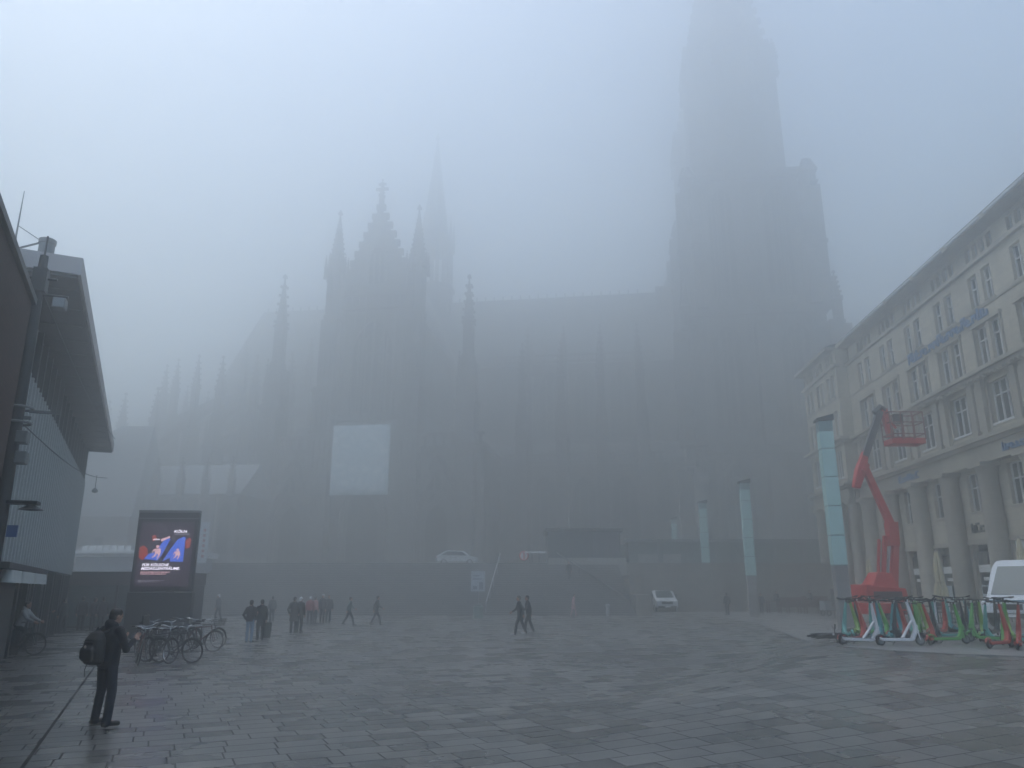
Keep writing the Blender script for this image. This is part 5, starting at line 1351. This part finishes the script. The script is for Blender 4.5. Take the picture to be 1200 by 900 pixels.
for px, Y, hd_, cn, lab in SCP:
    if cn not in proto: o = proto[cn] = make_scooter(cn)
    else: o = dup(proto[cn])
    Y += 3.6 + rsc.uniform(-.6, 1.6)*(Y > 19.3)
    if 90 <= hd_ <= 120: hd_ -= rsc.choice((40, 62, 75, 85))
    x = at(px, 740, Y).x; o.location = (x, Y, gz(x, Y) + .012); o.rotation_euler = (R(rsc.uniform(-11, 9)), R(rsc.uniform(-3, 3)), R(hd_ + rsc.uniform(-8, 8))); o['label'] = lab
    sc_k = rsc.uniform(.97, 1.08); o.scale = (sc_k,)*3
# the fallen scooter at the left end
q = G(962, 742)
o = dup(proto['dark']); o.location = (q.x+.25, 24.4, gz(q.x, 24.4) + .11); o.location.x = at(965, 742, 24.4).x; o.rotation_euler = (R(-84), R(0), R(190)); o['label'] = 'fallen black scooter lying on its side left of the row'
# ---------------------------------------------------------------- people (local x right, y forward, z up)
def ell(mb, c, r, n=12, m=8, M=None):
    vs = [(c[0], c[1], c[2]-r[2])]; fs = []
    for i in range(1, m):
        a = math.pi*i/m - math.pi/2
        for k in range(n):
            t = 2*math.pi*k/n; vs.append((c[0]+r[0]*math.cos(a)*math.cos(t), c[1]+r[1]*math.cos(a)*math.sin(t), c[2]+r[2]*math.sin(a)))
    vs.append((c[0], c[1], c[2]+r[2])); L_ = len(vs)-1
    for k in range(n): fs.append((0, 1+(k+1)%n, 1+k)); fs.append((L_, L_-n+k, L_-n+(k+1)%n))
    for i in range(m-2):
        for k in range(n): a = 1+i*n+k; b = 1+i*n+(k+1)%n; fs.append((a, b, b+n, a+n))
    mb.add(vs, fs, M)
def limb(mb, pts, rs, n=10):
    mb.tube(pts, rs, n)
    for p, r in ((pts[0], rs[0]), (pts[-1], rs[-1])): ell(mb, p, (r, r, r), 10, 6)
    for p, r in list(zip(pts, rs))[1:-1]: ell(mb, p, (r, r, r), 10, 6)
def torso(mb, rows, n=14):
    "rows of (x, y, z, rx, ry)"
    vs = []; fs = []
    for x, y, z, rx, ry in rows:
        for k in range(n):
            t = 2*math.pi*k/n; vs.append((x+rx*math.cos(t), y+ry*math.sin(t), z))
    for i in range(len(rows)-1):
        for k in range(n): fs.append((i*n+k, i*n+(k+1)%n, (i+1)*n+(k+1)%n, (i+1)*n+k))
    fs.append(tuple(range(n-1, -1, -1))); fs.append(tuple((len(rows)-1)*n+k for k in range(n)))
    mb.add(vs, fs)
def fuse(mb, name, m, parent, vox, smooth_it=3):
    o = mb.build(name, m, parent)
    r_ = o.modifiers.new('r', 'REMESH'); r_.mode = 'VOXEL'; r_.voxel_size = vox; r_.use_smooth_shade = True
    s_ = o.modifiers.new('s', 'SMOOTH'); s_.iterations = smooth_it; s_.factor = .5
    bpy.context.view_layer.update()
    me = bpy.data.meshes.new_from_object(o.evaluated_get(bpy.context.evaluated_depsgraph_get()))
    old = o.data; o.modifiers.clear(); o.data = me; bpy.data.meshes.remove(old)
    me.materials.clear(); me.materials.append(m)
    for p in me.polygons: p.use_smooth = True
    return o
SKIN = mat('skin', (.42, .25, .18), .55, 0, .08)
HAIRC = {'dark': mat('dark hair', (.02, .016, .013), .6, 0, .2, 30), 'brown': mat('brown hair', (.07, .045, .03), .6, 0, .2, 30), 'cap': mat('white cap', (.7, .7, .7), .7), 'grey': mat('grey hair', (.3, .3, .3), .6, 0, .2, 30)}
def V(*a): return Vector(a)
def hand(mb, wr, d, side, curl=.5, r=1.0):
    "palm, four unequal curled fingers and a thumb leaving the side of the palm"
    d = d.normalized(); fw = V(0, 1, 0) - d*d.y
    fw = fw.normalized() if fw.length > .2 else V(0, 0, 1)
    ac = d.cross(fw).normalized()          # palm normal
    pal = wr + d*.05
    limb(mb, [wr, wr + d*.045 + fw*.012, wr + d*.085], [.024*r, .03*r, .026*r], 8)
    ell(mb, wr + d*.06, (.028*r, .036*r, .036*r), 8, 6)
    for k, (ln, off) in enumerate(((.075, .032), (.085, .011), (.079, -.011), (.062, -.031))):
        a = wr + d*.085 + fw*off; inw = ac*side*-1
        b = a + d*ln*.45 + inw*ln*.2*curl; c = b + d*ln*.3 + inw*ln*.4*curl; e = c + d*ln*.12 + inw*ln*.35*curl
        limb(mb, [a, b, c, e], [.0095*r, .009*r, .0082*r, .0075*r], 6)
    a = wr + d*.03 + fw*.03; b = a + fw*.028 + d*.03; c = b + d*.028 + ac*side*-.01
    limb(mb, [a, b, c], [.012*r, .0105*r, .009*r], 6)
def person(label, loc, rz, h=1.72, pose='stand', top=(.03, .03, .035), legs=(.03, .032, .04), hair='dark', shoes=(.02, .02, .02), arms=('hang', 'hang'), stride=.0, vox=.022, coat_len=.0, wide=1.0, group=None, head_turn=0, head_down=0, hood=False, scarf=None, spread=0):
    t = thing('person', label, 'person', loc, rz, group); s = h/1.75; t.scale = (s, s, s)
    pz = .94
    sit = pose in ('sit', 'ride')
    P0 = V(0, 0, pz if not sit else .52)
    if pose == 'ride': P0 = V(0, 0, .98)
    lean = .06 if pose == 'walk' else (.16 if pose == 'ride' else 0)
    zo = P0.z - pz
    legsj = []
    for sd in (-1, 1):
        hip = V(sd*.09, 0, .92+zo)
        if pose in ('stand', 'walk'):
            f = stride*sd*-1
            if pose == 'stand': f = stride*sd
            an = V(sd*(.10 + spread if pose == 'stand' else .07), f, .085 + (max(0, -f)*.22)); kn = hip.lerp(an, .5) + V(sd*.01, .03+.1*abs(stride), .0)
            toe = an + V(sd*.03, .16, -.045 - (max(0, -f)*.1))
        elif pose == 'ride':
            kn = V(sd*.11, .33, .82 if sd > 0 else .66); an = V(sd*.11, .12, .43 if sd > 0 else .26); toe = an + V(0, .16, -.05)
        else:
            kn = V(sd*.11, .42, .5); an = V(sd*.11, .40, .085); toe = an + V(0, .16, -.045)
        legsj.append((sd, hip, kn, an, toe))
    ch = V(0, lean*.9, 1.30+zo); nk = V(0, lean*1.1, 1.47+zo); hd = V(0, lean*1.2+.02+head_down*.5, 1.625+zo-head_down*.25)
    armj = []
    for sd, st in zip((-1, 1), arms):
        sh = V(sd*.185*wide, lean, 1.40+zo)
        if st == 'hang': el = sh + V(sd*.07, -.03, -.29); wr = el + V(sd*.0, .07, -.25)
        elif st == 'front': el = sh + V(sd*.06, .03, -.29); wr = el + V(-sd*.10, .22, .07)
        elif st == 'phone': el = sh + V(sd*.07, .08, -.28); wr = el + V(-sd*.11, .20, .13)
        elif st == 'pocket': el = sh + V(sd*.11, -.06, -.27); wr = el + V(-sd*.06, .12, -.19)
        elif st == 'swing': el = sh + V(sd*.05, .12, -.26); wr = el + V(0, .18, -.12)
        elif st == 'back': el = sh + V(sd*.06, -.16, -.24); wr = el + V(0, -.02, -.25)
        elif st == 'ear': el = sh + V(sd*.12, .10, -.2); wr = V(sd*.11, hd.y+.03, hd.z-.03) - V(0, 0, .04)
        elif st == 'bars': el = sh + V(sd*.05, .2, -.22); wr = el + V(sd*-.02, .22, -.1)
        armj.append((sd, sh, el, wr))
    Mh = Matrix.Translation(hd) @ Matrix.Rotation(head_turn, 4, 'Z') @ Matrix.Rotation(-head_down*4, 4, 'X')
    b = MB()
    ell(b, (0, -.005, .02), (.076, .096, .105), 16, 12, Mh); ell(b, (0, .03, -.05), (.055, .062, .068), 12, 8, Mh)   # skull and jaw
    b.add([(-.014, .085, -.02), (.014, .085, -.02), (.006, .088, .025), (-.006, .088, .025), (0, .118, -.022)], [(0,1,4), (1,2,4), (2,3,4), (3,0,4), (3,2,1,0)], Mh)   # nose
    ell(b, (0, .086, -.052), (.024, .012, .008), 8, 6, Mh)    # lips
    for sd in (-1, 1): ell(b, (sd*.078, -.005, -.005), (.010, .02, .032), 8, 6, Mh); ell(b, (sd*.03, .078, .03), (.022, .014, .008), 8, 6, Mh)
    limb(b, [nk + V(0, -.01, -.05), hd + V(0, -.015, -.06)], [.056, .052])
    torso(b, [(0, 0, .9+zo, .14, .09), (0, lean*.4, 1.1+zo, .125, .09), (0, lean*.9, 1.32+zo, .15*wide, .10), (0, lean, 1.44+zo, .10, .07)])
    for sd, hip, kn, an, toe in legsj:
        limb(b, [hip, kn, an], [.078, .052, .038]); limb(b, [an, toe], [.036, .028])
    for sd, sh, el, wr in armj:
        limb(b, [sh, el, wr], [.05, .038, .026]); hand(b, wr, wr-el, sd, .6, 1.0 if vox < .015 else 1.25)
    body = fuse(b, 'body', SKIN, t, min(vox, .014) if vox > .01 else vox, 2)
    e = MB()
    for sd in (-1, 1): ell(e, (sd*.03, .084, .012), (.011, .008, .007), 8, 6, Mh)
    e.build('eyes', mat('eye', (.03, .025, .02), .2), t)
    # trousers
    b = MB()
    for sd, hip, kn, an, toe in legsj:
        low = an + V(0, -.005, -.03); limb(b, [hip, kn, low], [.1, .073, .066])
    torso(b, [(0, 0, .82+zo, .15, .115), (0, 0, .93+zo, .17, .125), (0, 0, 1.02+zo, .155, .11)])
    fuse(b, 'trousers', mat('cloth %s' % (legs,), legs, .85, 0, .12, 5), t, vox)
    # shoes
    for sd, hip, kn, an, toe in legsj:
        b = MB(); limb(b, [an + V(0, -.02, -.03), toe + V(0, .01, -.0)], [.05, .038]); limb(b, [an + V(0, -.05, -.045), an + V(0, .03, -.045)], [.04, .042]); fuse(b, 'shoe', mat('shoe %s' % (shoes,), shoes, .5), t, vox)
    # jacket
    b = MB(); w_ = wide
    lo = .86 - coat_len
    torso(b, [(0, 0, lo+zo, .185+coat_len*.12, .14+coat_len*.1), (0, lean*.2, 1.0+zo, .18*w_, .135), (0, lean*.6, 1.18+zo, .185*w_, .14), (0, lean*.95, 1.34+zo, .2*w_, .135), (0, lean, 1.43+zo, .15, .105), (0, lean*1.1, 1.49+zo, .075, .078)])
    for sd, sh, el, wr in armj: limb(b, [sh + V(-sd*.02, 0, 0), el, wr.lerp(el, .08)], [.078, .06, .046])
    if hood: ell(b, (0, hd.y-.10, hd.z-.11), (.10, .07, .08))
    limb(b, [V(-.06, lean, 1.485+zo), V(.06, lean, 1.485+zo)], [.05, .05])
    fuse(b, 'jacket', mat('cloth %s' % (top,), top, .8, 0, .12, 5), t, vox)
    if scarf:
        b = MB(); b.torus((0, lean*1.1, 1.49+zo), (0, .1, 1), .075, .032, 16, 8); b.build('scarf', mat('scarf', scarf, .9), t, sm=True)
    # hair
    b = MB(); ell(b, (0, -.018, .042), (.084, .1, .092), 16, 10, Mh); ell(b, (0, -.045, -.005), (.08, .07, .085), 12, 8, Mh)
    if hair == 'cap': ell(b, (0, .10, .055), (.06, .06, .012), 12, 6, Mh)
    fuse(b, 'hair' if hair != 'cap' else 'cap', HAIRC[hair], t, min(vox, .016), 1)
    return t, armj, legsj, nk, hd

# the man in front: seen from behind, a little from the left, looking down at his phone
q = G(117, 851); RZ1 = R(-28)
man, aj, lj, nk, hd = person('man in black jacket standing with his back to the camera, looking at his phone', (q.x, q.y, 0), RZ1, 1.76, 'stand', (.012, .014, .02), (.012, .016, .028), 'dark', (.02, .018, .017), ('phone', 'phone'), stride=-.06, spread=.13, vox=.011, wide=1.16, head_turn=R(-12), head_down=.05, hood=True)
Mm = Matrix.Translation(man.location) @ Matrix.Rotation(RZ1, 4, 'Z') @ Matrix.Scale(1.76/1.75, 4)
bp = thing('backpack', 'bulging black backpack on the back of the man with the phone', 'backpack', Mm @ V(-.04, -.22, 1.16), RZ1 + R(6))
b = MB(); torso(b, [(0, 0, -.26, .14, .07), (0, -.01, -.22, .185, .11), (0, -.03, -.05, .2, .135), (0, -.02, .12, .18, .12), (0, 0, .22, .12, .07), (0, .01, .25, .05, .03)], 18)
torso(b, [(0, -.13, -.2, .1, .03), (0, -.15, -.15, .135, .05), (0, -.16, -.02, .13, .05), (0, -.14, .03, .1, .03)], 14)
fuse(b, 'bag', mat('black nylon', (.014, .015, .017), .6, 0, .15, 8), bp, .012)
b = MB()
for s in (-1, 1): b.tube([(s*.1, .03, .22), (s*.12, .16, .27), (s*.13, .27, .2), (s*.14, .3, .02), (s*.17, .24, -.12), (s*.16, .08, -.22)], .018, 6)
b.tube([(-.03, 0, .25), (0, 0, .30), (.03, 0, .25)], .01, 6); b.build('strap', BLACK, bp)
b = MB(); b.lathe([(.022, 0), (.022, .006)], 14, (0, 0, 0), 0, Matrix.Translation((.03, -.21, .02)) @ Matrix.Rotation(R(90), 4, 'X')); b.build('badge', mat('pale reflective badge', (.6, .55, .5), .3), bp)
b = MB(); b.box(-.1, .1, -.155, -.15, .085, .095); b.build('zipper', GMETAL, bp)
b = MB(); b.tube([(-.15, .02, -.24), (-.17, .0, -.34), (-.15, .0, -.44)], .008, 5); b.build('loose_strap', BLACK, bp)
w0, w1 = aj[0][3], aj[1][3]
pc = (w0 + w1)/2 + V(0, .12, .06)
ph = thing('phone', 'small dark phone held in both hands by the man with the backpack', 'phone', Mm @ pc, RZ1)
b = MB(); b.cb((0, 0, 0), (.075, .009, .15), 0, Matrix.Rotation(R(-35), 4, 'X')); b.build('case', BLACK, ph, bevel=.004)
b = MB(); b.cb((0, -.006, 0), (.068, .002, .138), 0, Matrix.Rotation(R(-35), 4, 'X')); b.build('screen', mat('phone screen', (.1, .12, .14), .2), ph)

D_ = (.025, .026, .03); J = (.16, .24, .36)
PE = [ # foot pixel, heading (deg, 0 = away from the camera), kwargs, label
 ((291, 753), -10, dict(h=1.62, top=(.03, .025, .032), legs=(.22, .31, .4), arms=('pocket', 'front')), 'person in dark jacket and light blue jeans, left in the suitcase pair'),
 ((304, 750), 30, dict(h=1.62, top=(.02, .022, .026), legs=(.02, .02, .024), coat_len=.25, arms=('hang', 'hang')), 'person in a long black coat standing right of the one in light blue jeans'),
 ((343, 742), 10, dict(h=1.68, top=(.02, .022, .025), coat_len=.3, hair='dark', arms=('pocket', 'pocket')), 'person in a long dark coat standing left in the close dark pair'),
 ((350, 741), -15, dict(h=1.66, top=(.028, .028, .03), coat_len=.15, hair='cap', arms=('front', 'hang')), 'person with a white cap, right one of the close dark pair'),
 ((362, 732), 20, dict(h=1.62, top=(.34, .1, .11), legs=(.06, .06, .07), hair='cap'), 'person in dull red jacket and pale cap, left end of the group of four'),
 ((368, 731), -30, dict(h=1.6, top=(.55, .28, .27), legs=(.05, .05, .06), hair='brown'), 'person in a pink jacket beside the dull red one near the steps'),
 ((377, 731), 160, dict(h=1.74, top=(.05, .05, .06), hair='cap'), 'person in dark clothes with a pale cap, right of the pink jacket'),
 ((384, 730), 190, dict(h=1.68, top=(.06, .06, .07), hair='dark'), 'dark clothed person at the right end of the group of four by the steps'),
 ((408, 733), -80, dict(h=1.6, pose='walk', stride=.34, top=(.15, .18, .18), arms=('swing', 'back')), 'person in a grey green top striding right before the steps'),
 ((440, 733), -75, dict(h=1.66, pose='walk', stride=.3, top=(.04, .042, .045), arms=('back', 'swing')), 'dark clothed person walking right, alone before the steps'),
 ((255, 728), 80, dict(h=1.7, pose='walk', stride=.2, top=(.1, .1, .11), hair='cap'), 'faint person with a white cap left of the others, near the display board'),
 ((318, 729), 30, dict(h=1.6, pose='walk', stride=.15, top=(.09, .1, .1), hair='dark'), 'faint small figure walking behind the pair with the suitcase'),
 ((610, 744), 95, dict(h=1.74, pose='walk', stride=.27, top=(.018, .018, .022), legs=(.015, .015, .018), shoes=(.5, .5, .5), coat_len=.18, arms=('back', 'swing')), 'person in black with pale shoes, left one of the couple walking mid square'),
 ((620, 742), 95, dict(h=1.74, pose='walk', stride=.22, top=(.02, .022, .03), legs=(.015, .016, .02), shoes=(.4, .4, .4), arms=('swing', 'back')), 'person in a dark jacket, right one of the couple walking mid square'),
 ((672, 722), -100, dict(h=1.68, pose='walk', stride=.2, top=(.6, .38, .38), legs=(.5, .34, .34), coat_len=.3, hair='brown'), 'person in a long pale pink coat before the steps'),
 ((853, 721), 20, dict(h=1.74, top=(.03, .03, .034), wide=1.15, arms=('hang', 'hang')), 'broad dark figure standing between the two middle light columns'),
 ((893, 719), 170, dict(h=1.7, pose='walk', stride=.1, top=(.03, .045, .07), legs=(.025, .03, .045), hair='dark', scarf=(.45, .5, .45)), 'person in a navy jacket and pale scarf just right of the second light column'),
 ((868, 715), 0, dict(h=1.66, top=(.08, .06, .06), hair='dark'), 'small faint figure beside the site wall, left of the second light column'),
 ((72, 741), 60, dict(h=1.6, pose='walk', stride=.15, top=(.05, .06, .06), legs=(.04, .05, .06)), 'dark figure walking alone in front of the glazed pavilion'),
 ((93, 739), 20, dict(h=1.68, top=(.04, .04, .045), coat_len=.1), 'tall dark figure before the pavilion, just left of the close pair there'),
 ((107, 739), -20, dict(h=1.62, top=(.07, .055, .06), hair='brown', wide=1.12), 'left one of the close pair standing before the glazed pavilion'),
 ((117, 739), 30, dict(h=1.66, top=(.05, .045, .05), wide=1.15, coat_len=.15), 'right one of the close pair before the pavilion, above the backpacker shoulder'),
 ((47, 748), -60, dict(h=1.6, pose='walk', stride=.12, top=(.045, .05, .055), arms=('front', 'front')), 'dark figure walking behind the front wheel of the ridden bicycle'),
]
for (px, py), hdg, kw, lab in PE:
    q = G(px, py); far = q.y > 40
    person(lab, (q.x, q.y, q.z), R(hdg), vox=.026 if far else .018, **kw)
# suitcase of the pair
q = G(312, 749)
sc_ = thing('suitcase', 'dark upright suitcase on wheels beside the person in the long black coat', 'suitcase', (q.x, q.y-.1, .0), R(15))
b = MB(); b.box(-.2, .2, -.13, .13, .06, .68); b.build('shell', mat('dark suitcase', (.02, .03, .03), .5), sc_, bevel=.03)
b = MB(); b.tube([(-.1, .1, .68), (-.1, .1, 1.0), (.1, .1, 1.0), (.1, .1, .68)], .01, 6); b.build('handle', GMETAL, sc_)
for x in (-.16, .16):
    b = MB(); b.torus((x, .08, .035), (1, 0, 0), .022, .012, 10, 5); b.build('wheel', RUBBER, sc_)
# figure on the steps, seated people on the counters, the cyclists
person('dark figure coming down the steps below the stone block', (5.1, 69.7, 6.3*TZ/10), R(160), 1.66, 'walk', (.03, .03, .035), (.03, .03, .035), 'dark', stride=.1, vox=.026)
q = at(913, 715, 68.6); person('dark seated figure on the left end of the wooden counters', (q.x, 69.0, .66), R(190), 1.6, 'sit', (.035, .035, .04), vox=.026)
q = at(953, 715, 67.0); person('dark seated figure at the right end of the wooden counters', (q.x, 67.5, .72), R(150), 1.6, 'sit', (.05, .045, .05), vox=.026)
q = G(19, 768); YC = 25.6
bk = make_bike('ridden bicycle with thin green black frame standing at the left edge of the square', (.03, .07, .06), (at(19, 768, YC).x, YC, 0), R(4), group='bicycles with their riders at the left edge', rim=RUBBER)
cx = at(19, 768, YC).x
person('rider in a pale grey hooded jacket astride the bicycle at the left edge', (cx-.06, YC-.02, -.03), R(-86), 1.66, 'ride', (.33, .34, .33), (.03, .035, .04), 'dark', arms=('bars', 'bars'), vox=.016, hood=True)
person('person with a dark green backpack standing behind the rider at the left edge', (at(8, 768, YC+.9).x, YC+.9, 0), R(-120), 1.74, 'stand', (.03, .07, .06), (.03, .035, .04), 'dark', arms=('hang', 'front'), vox=.016, wide=1.1)
